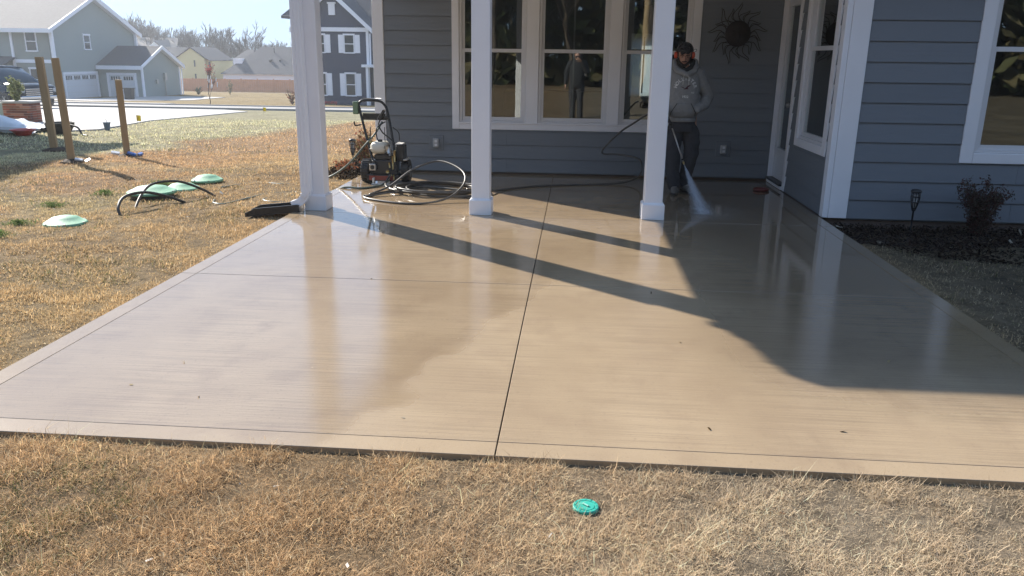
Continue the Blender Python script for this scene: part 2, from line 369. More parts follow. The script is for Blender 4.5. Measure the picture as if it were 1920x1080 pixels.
# ------------------------------------------------------------------ terrain
YK = [-400, 11, 12.5, 40, 72, 90, 125, 200, 420]; ZK = [-.052, -.052, -.11, -1.29, -2.75, -2.95, -4.45, -5.7, -7]
def zt(y): return np.interp(y, YK, ZK)
def pdist(x, y):
    dx = np.maximum(np.maximum(-2.75-x, x-2.45), 0); dy = np.maximum(np.maximum(2.79-y, y-10.6), 0); return np.hypot(dx, dy)
def zg(x, y):
    m = np.clip(pdist(x, y)/.6, .12, 1); far = np.clip((y-15)/6, 0, 1)*np.clip((-11.-x)/3, 0, 1); far = np.maximum(far, np.clip((y-34)/5, 0, 1))
    n = (vn(x, y, .7, 2)-.55)*.075*np.clip((y-2.)/2, .25, 1) + (vn(x, y, 5, 2)-.6)*.03
    return zt(y) + n*m*(1-far) + .030*np.clip((2.95-y)/.1, 0, 1)
def tone(x, y):
    """grass colour of the place (the plants' own colour)"""
    x = np.asarray(x, float); y = np.asarray(y, float)
    n1 = vn(x, y, .5, 3)[..., None]; n2 = vn(x+50, y, 2.2, 3)[..., None]
    orange = np.array([.66, .43, .235]); straw = np.array([.76, .56, .30]); brown = np.array([.50, .33, .18]); green = np.array([.52, .48, .27]); pale = np.array([.72, .66, .44])
    c = brown*(1-n1)+straw*n1
    near = np.clip((3.2-y)/.5, 0, 1)[..., None]
    rr = np.clip((x+.8)/1.5, 0, 1)[..., None]
    fg = np.array([.60, .41, .23])*(1-rr)+np.array([.60, .475, .33])*rr
    c = c*(1-near)+fg*(.75+.5*n2)*near
    lawn2 = (np.clip((-4.6-x+(y-8)*.1)/1.2, 0, 1)*np.clip((y-4)/3, 0, 1))[..., None]
    c = c*(1-lawn2)+(orange*(.75+.5*n1))*lawn2
    far2 = np.clip((y-12.5)/2, 0, 1)[..., None]; c = c*(1-far2)+(orange*(.8+.4*n1))*far2
    g = (np.clip((-7.35-x+(vn(x, y, .5, 2)-.5)*1.2)/.6, 0, 1)*np.clip((y-9)/2, 0, 1))[..., None]
    gg = pale*(1-n2)+green*n2*1.25+straw*.1
    c = c*(1-g)+gg*g
    f = np.clip((y-48)/3, 0, 1)[..., None]; c = c*(1-f)+np.array([.64, .46, .20])*(.85+.3*n1)*f
    pg = (np.clip((vn(x+9, y+3, .8, 2)-.60)*7, 0, 1)*np.clip((-4.4-x)/.5, 0, 1)*np.clip((12-y)/2, 0, 1))[..., None]
    c = c*(1-pg*.5)+green*pg*.5
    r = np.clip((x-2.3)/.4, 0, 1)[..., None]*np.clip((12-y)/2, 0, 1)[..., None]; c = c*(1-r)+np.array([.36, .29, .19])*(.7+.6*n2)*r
    return np.clip(c, 0, 1)
def terrain():
    def ax(a, lo, hi, step, b):
        out = [lo]; s = step
        while out[-1] > a: s *= 1.22; out.append(out[-1]-s)
        out = out[::-1]; out += list(np.arange(lo+step, hi, step)); s = step; out.append(hi)
        while out[-1] < b: s *= 1.22; out.append(out[-1]+s)
        return np.array(out)
    xs = ax(-420, -11, 6, .14, 420); ys = ax(-300, .5, 14, .12, 420)
    ys = np.unique(np.concatenate([ys, YK[1:8], np.arange(14, 60, 1.5)]))
    X, Y = np.meshgrid(xs, ys); Z = zg(X, Y)
    inside = (X > -2.9) & (X < 14) & (Y > 7.2) & (Y < 21); Z[inside & (X > -2.6)] = np.minimum(Z[inside & (X > -2.6)], -.13)
    v = np.stack([X, Y, Z], -1).reshape(-1, 3); w = len(xs); h = len(ys)
    i = (np.arange(h-1)[:, None]*w+np.arange(w-1)).ravel(); f = np.stack([i, i+1, i+w+1, i+w], 1)
    me = bpy.data.meshes.new('ground'); me.from_pydata(v.tolist(), [], f.tolist()); me.shade_smooth()
    a = me.color_attributes.new('tone', 'FLOAT_COLOR', 'POINT')
    c = tone(v[:, 0], v[:, 1]); a.data.foreach_set('color', np.concatenate([c, np.ones((len(c), 1))], 1).astype('f').ravel())
    m = bpy.data.materials.new('lawn_thatch'); m.use_nodes = True; n = m.node_tree; b = n.nodes['Principled BSDF']; b.inputs['Roughness'].default_value = .95
    b.inputs['Specular IOR Level'].default_value = .15
    at = n.nodes.new('ShaderNodeVertexColor'); at.layer_name = 'tone'; g = n.nodes.new('ShaderNodeNewGeometry')
    t = n.nodes.new('ShaderNodeTexNoise'); t.inputs['Scale'].default_value = 9; t.inputs['Detail'].default_value = 9; t.inputs['Roughness'].default_value = .75
    t3 = n.nodes.new('ShaderNodeTexNoise'); t3.inputs['Scale'].default_value = .9; t3.inputs['Detail'].default_value = 6
    mr = n.nodes.new('ShaderNodeMapRange'); mr.inputs[1].default_value = .3; mr.inputs[2].default_value = .7; mr.inputs[3].default_value = .10; mr.inputs[4].default_value = .50
    mr3 = n.nodes.new('ShaderNodeMapRange'); mr3.inputs[1].default_value = .3; mr3.inputs[2].default_value = .7; mr3.inputs[3].default_value = .75; mr3.inputs[4].default_value = 1.2
    mu = n.nodes.new('ShaderNodeMath'); mu.operation = 'MULTIPLY'
    vm = n.nodes.new('ShaderNodeVectorMath'); vm.operation = 'SCALE'
    lk = n.links.new; lk(g.outputs['Position'], t.inputs['Vector']); lk(g.outputs['Position'], t3.inputs['Vector']); lk(t.outputs[0], mr.inputs[0]); lk(t3.outputs[0], mr3.inputs[0])
    lk(mr.outputs[0], mu.inputs[0]); lk(mr3.outputs[0], mu.inputs[1]); lk(at.outputs[0], vm.inputs[0]); lk(mu.outputs[0], vm.inputs['Scale']); lk(vm.outputs[0], b.inputs['Base Color'])
    bu = n.nodes.new('ShaderNodeBump'); bu.inputs['Strength'].default_value = .9; bu.inputs['Distance'].default_value = .05; lk(t.outputs[0], bu.inputs['Height']); lk(bu.outputs[0], b.inputs['Normal'])
    me.materials.append(m); o = link('ground', me); tag(o, kind='structure'); return o
terrain()

def sheet(name, poly, lift, mt, parent=None):
    """poly is a band: list of (y, x0, x1) rows, draped on the terrain slope"""
    mb = MB(); rows = []
    ys = [p[0] for p in poly]; yy = sorted(set(list(np.arange(ys[0], ys[-1], 1.0)) + ys + [k for k in YK if ys[0] < k < ys[-1]]))
    for y in yy:
        a = np.interp(y, ys, [p[1] for p in poly]); b = np.interp(y, ys, [p[2] for p in poly]); z = float(zt(y))+lift
        mb.v += [(a, y, z), (b, y, z), (a, y, z-.15), (b, y, z-.15)]
    for i in range(len(yy)-1):
        k = i*4; mb.f += [(k, k+1, k+5, k+4), (k+2, k, k+4, k+6), (k+1, k+3, k+7, k+5)]
    mb.f += [(0, 2, 3, 1), (len(mb.v)-4, len(mb.v)-3, len(mb.v)-1, len(mb.v)-2)]
    o = obj(name, mb, mt, parent); tag(o, kind='structure'); return o
dw = thing('driveway', (-20, 28, -.9), None, None, kind='structure')
dw.pop('label', None)
def dseg(a, b):
    ys = [18.2, 19.2, 24.7, 30.2, 34.8, 36.6, 38.9]; xr = [-12.1, -11.8, -13.5, -14.3, -15.0, -15.2, -17.3]
    pts = [(a, -34, float(np.interp(a, ys, xr)))] + [(y, -34, x) for y, x in zip(ys, xr) if a < y < b] + [(b, -34, float(np.interp(b, ys, xr)))]
    o = sheet('slab', pts, .03, M['concrete_far'], dw); del o['kind']
for a, b in ((20.6, 26.0), (26.02, 31.5), (31.52, 38.9)): dseg(a, b)
ys_ = [(18.2, -15.3, -12.1), (19.2, -15.3, -11.8), (20.58, -15.3, -12.25)]
o = sheet('slab', ys_, .03, M['concrete_far'], dw); del o['kind']
sheet('road', [(40.2, -160, 120), (47.5, -160, 120)], .035, M['asphalt'])
sheet('kerb', [(39.75, -160, 120), (40.15, -160, 120)], .10, M['concrete_far'])
sheet('far_kerb', [(47.55, -160, 120), (47.95, -160, 120)], .10, M['concrete_far'])
sheet('sidewalk', [(51.5, -160, -27), (53.0, -160, -27)], .05, M['concrete_far'])
sheet('neighbour_driveway', [(58, -47, -36), (66, -46.4, -35), (79, -42, -35)], .04, M['concrete_far'])

# ------------------------------------------------------------------ patio
XL, XR, XJ = -2.75, 2.45, -.272
pt = obj('patio', MB().box(XL+.008, XR-.008, 2.80, 10.56, -.14, -.026), M['found']); tag(pt, kind='structure')
g = .004; e = .115
rows = [(2.79+e, 5.23), (5.23, 7.57), (7.57, 10.55)]
for (a, b) in rows:
    for (c, d, l, r) in ((XL+e, XJ, 0, 1), (XJ, XR-e, 1, 0)):
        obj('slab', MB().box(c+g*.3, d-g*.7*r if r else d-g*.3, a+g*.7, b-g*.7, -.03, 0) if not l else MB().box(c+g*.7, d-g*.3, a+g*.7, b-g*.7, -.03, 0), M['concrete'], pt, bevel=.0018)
for c, d in ((XL, XJ), (XJ, XR)):
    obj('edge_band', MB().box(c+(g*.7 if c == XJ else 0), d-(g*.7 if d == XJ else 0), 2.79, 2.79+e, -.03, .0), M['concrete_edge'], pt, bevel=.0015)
for c, d in ((XL, XL+e-.001), (XR-e+.001, XR)):
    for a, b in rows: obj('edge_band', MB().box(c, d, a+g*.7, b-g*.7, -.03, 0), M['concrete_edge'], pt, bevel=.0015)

# ------------------------------------------------------------------ the house
house = thing('house', (0, 10.5, 0), 'blue grey clapboard house with white trim and open porch behind the wet patio', 'house')
BY = 10.5                                          # face of the rear wall in the porch
def wallpart(name, boxes, mt='siding'):
    mb = MB()
    for b in boxes: mb.box(*b)
    return obj(name, mb, M[mt], house)
WT = 4.9
rear = wallpart('rear_wall', [(-2.49, -1.56, BY, BY+.16, .02, WT), (1.45, 2.5, BY, BY+.16, .02, WT), (-1.56, 1.45, BY, BY+.16, .02, .63), (-1.56, 1.45, BY, BY+.16, 2.5, WT)])
side = wallpart('side_wall', [(2.5, 2.62, 8.07, 8.27, .0, 3.6), (2.5, 2.62, 9.3, 9.64, .0, 3.8), (2.5, 2.62, 8.27, 9.3, .0, .62), (2.5, 2.62, 8.27, 9.3, 2.45, 3.6), (2.5, 2.62, 9.64, 10.48, 2.35, 4)])
right = wallpart('wing_wall', [(2.64, 3.78, 8.05, 8.17, -.02, 3.3), (5.2, 9.5, 8.05, 8.17, -.02, 3.3), (3.78, 5.2, 8.05, 8.17, -.02, .62), (3.78, 5.2, 8.05, 8.17, 2.45, 3.3)])
_bc = {}
def board(parent, x0, x1, loc, rz, sp):
    """one lapped siding board, built at the origin along +x and set in place; butt ends stay"""
    key = (round(x1-x0, 3), sp)
    if key not in _bc:
        h = sp; L = x1-x0
        mb = MB().prism([(-.022, .006), (-.009, h), (0, h), (0, .006)], 0, L)
        me = mb.mesh('siding_board'); me.materials.append(M['siding']); _bc[key] = me
    link('siding_board', _bc[key], parent, loc, (0, 0, rz))
SP = .1768
for k in range(18):
    z = .025+k*SP
    if z+SP < .60:
        for a, b in ((-2.485, .63 if k % 2 else -.9), (.632 if k % 2 else -.898, 2.495)): board(rear, a, b, (a, BY-.001, z), 0, SP)
    elif z < 2.5:
        board(rear, -2.485, -1.612, (-2.485, BY-.001, z), 0, SP); board(rear, 1.502, 2.495, (1.502, BY-.001, z), 0, SP)
    else: board(rear, -2.485, 2.495, (-2.485, BY-.001, z), 0, SP)
board(rear, -1.610, 1.500, (-1.610, BY-.001, .025+3*SP), 0, .03); board(side, 0, 1.172, (2.499, 9.373, .541), -math.pi/2, .04); board(right, 3.69, 5.298, (3.69, 8.049, -.010+3*.1872), 0, .02)
for k in range(19):
    z = -.005+k*.182
    if z+.182 < .60 or z > 2.5: segs = [(9.60, 8.075)]
    else: segs = [(9.60, 9.375), (8.20, 8.075)]
    for a, b in segs: board(side, 0, a-b, (2.499, a, z), -math.pi/2, .182)
for k in range(18):
    z = -.010+k*.1872
    if z+.1872 < .585:
        a = 5.9 if k % 2 else 4.25
        board(right, 2.70, a, (2.70, 8.049, z), 0, .1872); board(right, a+.002, 9.5, (a+.002, 8.049, z), 0, .1872)
    elif z < 2.5:
        board(right, 2.70, 3.688, (2.70, 8.049, z), 0, .1872); board(right, 5.3, 9.5, (5.3, 8.049, z), 0, .1872)
    else: board(right, 2.70, 9.5, (2.70, 8.049, z), 0, .1872)
obj('foundation', MB().box(-2.6, 2.7, BY+.02, BY+.2, -.3, .02).box(2.52, 2.66, 8.08, 10.52, -.3, -.005).box(2.66, 9.5, 8.075, 8.3, -.3, -.02), M['found'], house)
obj('corner_board', MB().box(-2.63, -2.487, BY-.032, BY, .02, WT).box(-2.63, -2.60, BY, BY+.12, .02, WT), M['white'], house, bevel=.004)
obj('corner_board', MB().box(2.525, 2.702, 8.018, 8.05, -.005, 3.25), M['white'], house, bevel=.004)
obj('corner_board', MB().box(2.468, 2.522, 8.02, 8.13, -.003, 3.25), M['white'], house, bevel=.004)
# mass of the house behind: walls, roof, interior
obj('outer_wall', MB().box(-2.6, -2.5, BY+.18, 20.2, -.3, 5).box(-2.6, 1.25, 20, 20.15, -.3, 3.6).box(1.85, 9.5, 20, 20.15, -.3, 3.6).box(1.25, 1.85, 20, 20.15, -.3, .68).box(1.25, 1.85, 20, 20.15, 1.98, 3.6).box(9.5, 9.6, 8.05, 20, -.3, 5), M['siding'], house)
obj('interior', MB().box(-2.49, 9.49, BY+.17, 19.99, .0, .04), M['intfloor'], house)
obj('interior_wall', MB().box(-2.49, 9.49, BY+.17, 19.99, 2.7, 2.75).box(-2.47, -2.44, BY+.17, 19.98, .05, 2.7).box(6.0, 6.1, 8.2, 19.9, .05, 2.7).box(2.63, 2.66, 10.5, 13, .05, 2.68).box(2.66, 6, 12.9, 13, .05, 2.69).box(-2.4, .9, 15.9, 16, .05, 2.69), M['drywall'], house)
obj('interior_floor', MB().box(2.63, 6, 8.2, BY+.16, -.01, .04).box(2.63, 6, 8.2, BY+.16, 2.7, 2.75), M['intfloor'], house)
obj('kitchen_island', MB().box(-1.2, .4, 13.4, 14.2, .05, .95), M['found'], house)
obj('rear_curtain', MB().box(1.24, 1.86, 19.93, 19.935, .6, 2.05), M['curtain'], house)
obj('rear_window_grid', MB().box(1.53, 1.565, 19.9, 19.925, .68, 1.98).box(1.25, 1.85, 19.9, 19.92, 1.66, 1.69), M['plastic_black'], house)
obj('interior_window_bars', MB().box(-.08, -.055, 12.0, 12.03, .05, 2.68).box(-1.25, -1.225, 12.0, 12.03, .05, 2.68), M['pale'], house)  # pale upright bars put in for a far window's grid seen through panes
def slab_roof(y0, z0, y1, z1, x0, x1, t=.14):
    return [(x0, y0, z0), (x1, y0, z0), (x1, y1, z1), (x0, y1, z1), (x0, y0, z0-t), (x1, y0, z0-t), (x1, y1, z1-t), (x0, y1, z1-t)]
def slab8(mb, p):
    n = len(mb.v); mb.v += p; mb.f += [tuple(n+i for i in q) for q in ((0,1,2,3), (7,6,5,4), (0,4,5,1), (1,5,6,2), (2,6,7,3), (3,7,4,0))]
mb = MB(); slab8(mb, slab_roof(7.35, 3.40, 14, 6.6, -2.93, 9.9)); slab8(mb, slab_roof(14.004, 6.6, 21, 3.2, -2.93, 9.9)); obj('roof', mb, M['roof'], house)
obj('porch_ceiling', MB().box(-2.47, 9.4, 7.845, BY-.01, 2.98, 3.02).prism([(7.36, 3.05), (7.653, 3.05), (7.653, 3.395), (7.36, 3.255)], -2.69, 9.4).prism([(7.36, 3.17), (7.66, 3.17), (7.66, 3.395), (7.36, 3.255)], -2.92, -2.692).prism([(7.362, 3.05), (7.652, 3.05), (7.652, 3.169), (7.362, 3.169)], -2.80, -2.692).box(-2.78, 9.4, 7.56, 7.6535, 2.90, 3.049), M['soffit'], house)  # ceiling and eave box; left end fillers and frieze added to close roof shadow
obj('porch_beam', MB().box(-2.66, 2.6, 7.655, 7.84, 2.785, 3.38).box(-2.66, -2.48, 7.845, BY-.04, 2.785, 3.38), M['white'], house, bevel=.005)
mb = MB().prism([(7.85, 3.3), (BY, 3.3), (BY, 4.72), (7.85, 3.46)], -2.60, -2.52, 'x'); obj('gable_infill', mb, M['siding'], house)
mb = MB(); slab8(mb, [(-2.97, 7.33, 3.41), (-2.94, 7.33, 3.41), (-2.94, BY+.5, 5.13), (-2.97, BY+.5, 5.13), (-2.97, 7.33, 3.2), (-2.94, 7.33, 3.2), (-2.94, BY+.5, 4.9), (-2.97, BY+.5, 4.9)]); obj('rake_board', mb, M['white'], house)
gt = MB().prism([(7.22, 3.40), (7.22, 3.33), (7.25, 3.26), (7.345, 3.26), (7.345, 3.40), (7.33, 3.40), (7.33, 3.28), (7.26, 3.28), (7.235, 3.33), (7.235, 3.40)], -2.98, 9.95, 'x')
gutter = obj('gutter', gt, M['white'], house)
# porch posts
def post(cx, sp=True):
    p = obj('porch_post', MB().box(cx-.088, cx+.088, 7.66, 7.836, .02, 2.785), M['white'], house, bevel=.006)
    mb = MB().box(cx-.108, cx+.108, 7.634, 7.862, 0, .148)
    mb.prism([(7.645, .148), (7.851, .148), (7.845, .158), (7.651, .158)], cx-.10, cx+.10, 'x')
    obj('post_base', mb, M['white'], p, bevel=.004); return p
p1 = post(-2.552); post(-.907); post(.766)
# downspout in front of the left post
def rect_path(mb, pts, w, d, ax):
    """rectangular section swept along pts; ax = vector of the wide side"""
    b = len(mb.v); pts = [Vector(p) for p in pts]; ax = Vector(ax)
    for i, p in enumerate(pts):
        t = (pts[min(i+1, len(pts)-1)]-pts[max(i-1, 0)]).normalized(); s = t.cross(ax).normalized()
        for a, c in ((-1,-1), (1,-1), (1,1), (-1,1)): mb.v.append(tuple(p+ax*a*w/2+s*c*d/2))
    for i in range(len(pts)-1):
        for k in range(4): l = (k+1) % 4; mb.f.append((b+i*4+k, b+i*4+l, b+i*4+4+l, b+i*4+4+k))
    return mb
mb = MB(); sx, sy = -2.622, 7.612
rect_path(mb, [(-2.76, 7.29, 3.28), (-2.77, 7.34, 3.22), (-2.79, 7.46, 3.14), (-2.81, 7.56, 3.06), (-2.76, 7.585, 3.02), (-2.66, 7.6, 2.95), (sx, sy, 2.86), (sx, sy, 2.55)], .085, .062, (.83, -.55, 0))
dsp = obj('downspout', mb, M['white'], house)
mb = MB()
for a, b in ((-.047, -.018), (-.014, .014), (.018, .047)): mb.box(sx+a, sx+b, sy-.046, sy+.04, .19, 2.56)
mb.box(sx-.044, sx+.044, sy-.041, sy+.041, .19, 2.56)
obj('spout_tube', mb, M['white'], dsp, bevel=.003)
mb = MB(); el = [(sx, sy, .25), (sx, sy, .20), (sx-.006, sy, .165), (sx-.025, sy, .13), (sx-.055, sy-.01, .10), (sx-.10, sy-.02, .078), (sx-.135, sy-.03, .066)]
rect_path(mb, el, .098, .075, (0, 1, 0))
for i in range(6): c = Vector(el[1]).lerp(Vector(el[4]), i/5); mb.obox(c+Vector((0, 0, 0)), (.084, .102, .008), (0, R(-40*i/5), 0))
elb = obj('spout_elbow', mb, M['white'], dsp); obj('spout_mouth', MB().obox((sx-.139, sy-.031, .065), (.004, .082, .060), (0, R(-12), 0)), M['black'], elb)
# windows
def win(parent, x0, x1, z0, zr, z1, P, dx=0):
    """double hung unit; P maps (u, depth, z) to world. x0..x1 = sash outer, z0..z1, zr = meeting rail"""
    def bx(mb, u0, u1, d0, d1, a, b):
        p, q = P(u0, d0, a), P(u1, d1, b)
        mb.box(min(p[0], q[0]), max(p[0], q[0]), min(p[1], q[1]), max(p[1], q[1]), min(p[2], q[2]), max(p[2], q[2]))
    f = .034; w = MB()
    bx(w, x0-.02, x0+.012, -.012, .09, z0-.02, z1+.02); bx(w, x1-.012, x1+.02, -.012, .09, z0-.02, z1+.02)
    bx(w, x0+.0122, x1-.0122, -.012, .09, z0-.02, z0+.008); bx(w, x0+.0122, x1-.0122, -.012, .09, z1-.01, z1+.02)
    W = obj('window', w, M['vinyl'], parent, bevel=.002)
    for name, a, b, dp, lo in (('lower_sash', z0+.0085, zr+.022, .03, .03), ('upper_sash', zr-.022, z1-.0105, .052, .04)):
        s = MB()
        bx(s, x0+.0125, x0+.0125+f, dp-.02, dp+.0, a, b); bx(s, x1-.0125-f, x1-.0125, dp-.02, dp+.0, a, b)
        bx(s, x0+.0127+f, x1-.0127-f, dp-.0198, dp-.0002, a, a+(.045 if lo == .03 else .044)); bx(s, x0+.0127+f, x1-.0127-f, dp-.0198, dp-.0002, b-.044, b)
        obj(name, s, M['vinyl'], W, bevel=.002)
        gl = MB(); bx(gl, x0+.01+f, x1-.01-f, dp-.008, dp-.004, a+.03, b-.03); obj('pane', gl, M['glass'], W)
    return W
Pr = lambda u, d, z: (u, BY+d, z); Ps = lambda u, d, z: (2.5+d, u, z); Pw = lambda u, d, z: (u, 8.05+d, z)
def casing(boxes, P, bv=.004):
    mb = MB()
    for u0, u1, d0, d1, a, b in boxes:
        p, q = P(u0, d0, a), P(u1, d1, b); mb.box(min(p[0], q[0]), max(p[0], q[0]), min(p[1], q[1]), max(p[1], q[1]), a, b)
    return obj('window_casing', mb, M['white'], house, bevel=bv)
for x0, x1 in ((-1.495, -.678), (-.477, .361), (.559, 1.376)): win(rear, x0, x1, .685, 1.567, 2.44, Pr)
casing([(-1.61, -1.517, -.03, 0, .58, 2.56), (1.398, 1.50, -.03, 0, .58, 2.56), (-1.516, 1.397, -.031, 0, .58, .663), (-1.516, 1.397, -.031, 0, 2.462, 2.56),
        (-.656, -.499, -.028, .1, .664, 2.461), (.383, .537, -.028, .1, .664, 2.461)], Pr)
casing([(-1.52, 1.40, -.044, -.032, .655, .672)], Pr, .002)
win(side, 8.34, 9.25, .685, 1.62, 2.42, Ps)
casing([(8.20, 8.32, -.03, 0, .575, 2.52), (9.27, 9.37, -.03, 0, .575, 2.52), (8.322, 9.268, -.031, 0, .575, .663), (8.322, 9.268, -.031, 0, 2.442, 2.52)], Ps)
win(right, 3.83, 5.13, .685, 1.62, 2.42, Pw)
casing([(3.69, 3.808, -.03, 0, .565, 2.54), (5.152, 5.27, -.03, 0, .565, 2.54), (3.81, 5.15, -.031, 0, .565, .663), (3.81, 5.15, -.031, 0, 2.442, 2.54)], Pw)
# door in the side wall
dr = obj('door', MB().box(2.52, 2.55, 9.72, 9.80, .07, 2.28).box(2.52, 2.55, 10.32, 10.42, .07, 2.28).box(2.52, 2.55, 9.802, 10.318, .07, .42).box(2.52, 2.55, 9.802, 10.318, 2.14, 2.28), M['door'], house, bevel=.004)
obj('lite_frame', MB().box(2.508, 2.56, 9.80, 9.83, .42, 2.14).box(2.508, 2.56, 10.29, 10.32, .42, 2.14).box(2.508, 2.56, 9.832, 10.288, .42, .45).box(2.508, 2.56, 9.832, 10.288, 2.11, 2.14), M['door'], dr, bevel=.003)
obj('pane', MB().box(2.53, 2.534, 9.83, 10.29, .45, 2.11), M['glass'], dr)
obj('door_blind', MB().box(2.545, 2.547, 9.83, 10.29, .45, 2.11), M['pale'], dr)
Mx = Matrix.Rotation(R(-90), 4, 'Y')
obj('door_knob', MB().lathe([(.030, 0), (.030, .006), (.012, .01), (.012, .035), (.027, .045), (.031, .06), (.024, .075), (.008, .08)], (2.52, 9.77, .99), 16, Mx), M['steel'], dr, smooth=True)
obj('deadbolt', MB().lathe([(.030, 0), (.030, .014), (.018, .02), (.018, .026)], (2.52, 9.77, 1.155), 16, Mx), M['steel'], dr, smooth=True)
obj('door_casing', MB().box(2.47, 2.5, 9.60, 9.70, -.0, 2.42).box(2.47, 2.5, 10.43, 10.467, -.0, 2.42).box(2.469, 2.5, 9.702, 10.428, 2.30, 2.42).box(2.50, 2.60, 9.66, 9.715, .0, 2.35).box(2.50, 2.60, 10.425, 10.46, .0, 2.35), M['white'], house, bevel=.003)
obj('threshold', MB().box(2.44, 2.56, 9.702, 10.424, .045, .068), M['blackmetal'], house)
obj('door_step', MB().box(2.455, 2.58, 9.703, 10.422, .002, .043), M['white'], house, bevel=.003)
# outlets
def outlet(cx, cz):
    o = obj('outlet_block', MB().box(cx-.095, cx+.095, BY-.028, BY-.001, cz-.095, cz+.095), M['siding'], house, bevel=.004)
    mb = MB(); mb.box(cx-.042, cx+.042, BY-.075, BY-.029, cz-.06, cz+.06); obj('weather_cover', mb, M['outlet'], o, bevel=.012)
    obj('socket', MB().box(cx-.018, cx+.018, BY-.08, BY-.076, cz+.008, cz+.04).box(cx-.018, cx+.018, BY-.08, BY-.076, cz-.04, cz-.008), M['vinyl'], o, bevel=.003)
outlet(-1.822, .395); outlet(1.888, .39)

# ------------------------------------------------------------------ sun face on the wall
sunf = thing('sun_face_decoration', (1.942, BY-.03, 1.80), 'dark metal sun with a face and wavy wire rays hung on the porch wall', 'wall decoration')
cx, cz, cy = 1.942, 1.80, BY-.05
mb = MB(); n = 40; rr = .148
prof = [(0, .0)]
ring = []
mb2 = MB(); NR, NT = 12, 40
for i in range(NR+1):
    for k in range(NT):
        r = rr*i/NR; t = 2*math.pi*k/NT; u, w = r*math.cos(t)/rr, r*math.sin(t)/rr
        d = .05*math.sqrt(max(0, 1-(r/rr)**2*.98))
        G_ = lambda a, b, s, sy=1: math.exp(-((u-a)**2/(s*s)+((w-b)/sy)**2/(s*s)))
        d += .024*G_(0, -.02, .10, 2.2) - .012*G_(-.34, .26, .15, .6) - .012*G_(.34, .26, .15, .6) + .010*G_(0, -.42, .17, .35) + .008*G_(0, -.56, .13, .4) + .012*G_(-.45, -.12, .2) + .012*G_(.45, -.12, .2) + .009*G_(0, -.80, .14) + .010*(G_(-.36, .46, .2, .3)+G_(.36, .46, .2, .3)) - .008*G_(0, -.49, .2, .14)
        mb2.v.append((cx+u*rr, cy-d, cz+w*rr))
for i in range(NR):
    for k in range(NT): l = (k+1) % NT; mb2.f.append((i*NT+k, i*NT+l, (i+1)*NT+l, (i+1)*NT+k))
disk = obj('face', mb2, M['bronze'], sunf, smooth=True)
obj('rim', MB().tube([(cx+rr*math.cos(t), cy-.002, cz+rr*math.sin(t)) for t in np.linspace(0, 2*math.pi, 40, endpoint=False)], .007, 6, True), M['bronze'], disk, smooth=True)
for k in range(18):
    a0 = 2*math.pi*k/18+math.pi/2+.03; L = .215 if k % 2 == 0 else .15; sgn = -1 if 3 <= k <= 10 else 1
    pts = []
    for side_, rng in ((1, np.linspace(0, 1, 9)), (-1, np.linspace(1, 0, 9)[1:])):
        for s in rng:
            w = .040*(1-s)**.7*(1 if k % 2 == 0 else .8); bend = .036*math.sin(s*math.pi*1.55)*sgn; r = rr+L*s
            off = side_*w+bend
            pts.append((cx+r*math.cos(a0)-off*math.sin(a0), cy+.012, cz+r*math.sin(a0)+off*math.cos(a0)))
    obj('ray', MB().tube(pts, .0036, 5, False), M['bronze'], sunf, smooth=True)

# ------------------------------------------------------------------ pressure washer
T_ = lambda s: bpy.data.objects.get(s)
def spline(pts, n=8, closed=False):
    P = [Vector(p) for p in pts]; out = []; m = len(P)
    for i in range(m if closed else m-1):
        p0 = P[(i-1) % m] if (i or closed) else P[0]; p1 = P[i]; p2 = P[(i+1) % m]; p3 = P[(i+2) % m] if (i+2 < m or closed) else P[-1]
        for k in range(n):
            t = k/n
            out.append(.5*((2*p1)+(-p0+p2)*t+(2*p0-5*p1+4*p2-p3)*t*t+(-p0+3*p1-3*p2+p3)*t**3))
    if not closed: out.append(P[-1])
    return out
pw = thing('pressure_washer', (-2.3, 9.6, 0), 'petrol pressure washer with tall black handle and cream tank at the house corner', 'pressure washer')
hb = spline([(-2.44, 9.52, .28), (-2.54, 9.62, .58), (-2.625, 9.70, .86), (-2.64, 9.72, .92), (-2.60, 9.73, .958), (-2.5, 9.73, .965), (-2.38, 9.73, .955), (-2.32, 9.72, .91), (-2.285, 9.70, .84), (-2.22, 9.62, .58), (-2.15, 9.52, .26)], 7)
obj('handle', MB().tube(hb, .0155, 10), M['blackmetal'], pw, smooth=True)
obj('grip', MB().tube([(-2.60, 9.722, .985), (-2.36, 9.722, .985)], .006, 8), M['steel'], pw, smooth=True)
obj('cross_plate', MB().box(-2.585, -2.305, 9.675, 9.69, .735, .815), M['blackmetal'], pw, bevel=.004)
obj('manual_box', MB().box(-2.70, -2.635, 9.66, 9.73, .80, .95), M['olive'], pw, bevel=.008)
obj('hose_hook', MB().tube(spline([(-2.60, 9.66, .68), (-2.66, 9.62, .67), (-2.67, 9.60, .70), (-2.665, 9.60, .72)], 5), .009, 6).tube(spline([(-2.5, 9.6, .5), (-2.47, 9.57, .56), (-2.465, 9.56, .66)], 5), .007, 6), M['blackmetal'], pw, smooth=True)
obj('base_plate', MB().box(-2.50, -2.08, 9.42, 9.84, .075, .105).box(-2.49, -2.10, 9.405, 9.42, .035, .11), M['blackmetal'], pw, bevel=.006)
obj('label', MB().box(-2.46, -2.16, 9.401, 9.404, .045, .10), M['redlabel'], pw)
obj('engine', MB().box(-2.44, -2.16, 9.46, 9.76, .106, .28).box(-2.41, -2.20, 9.48, 9.72, .28, .345).tube([(-2.41, 9.40, .20), (-2.41, 9.47, .20)], .05, 14), M['plastic_black'], pw, bevel=.012)
rc = obj('muffler_port', MB().box(-2.452, -2.372, 9.385, 9.399, .162, .242), M['steel'], pw, bevel=.006)
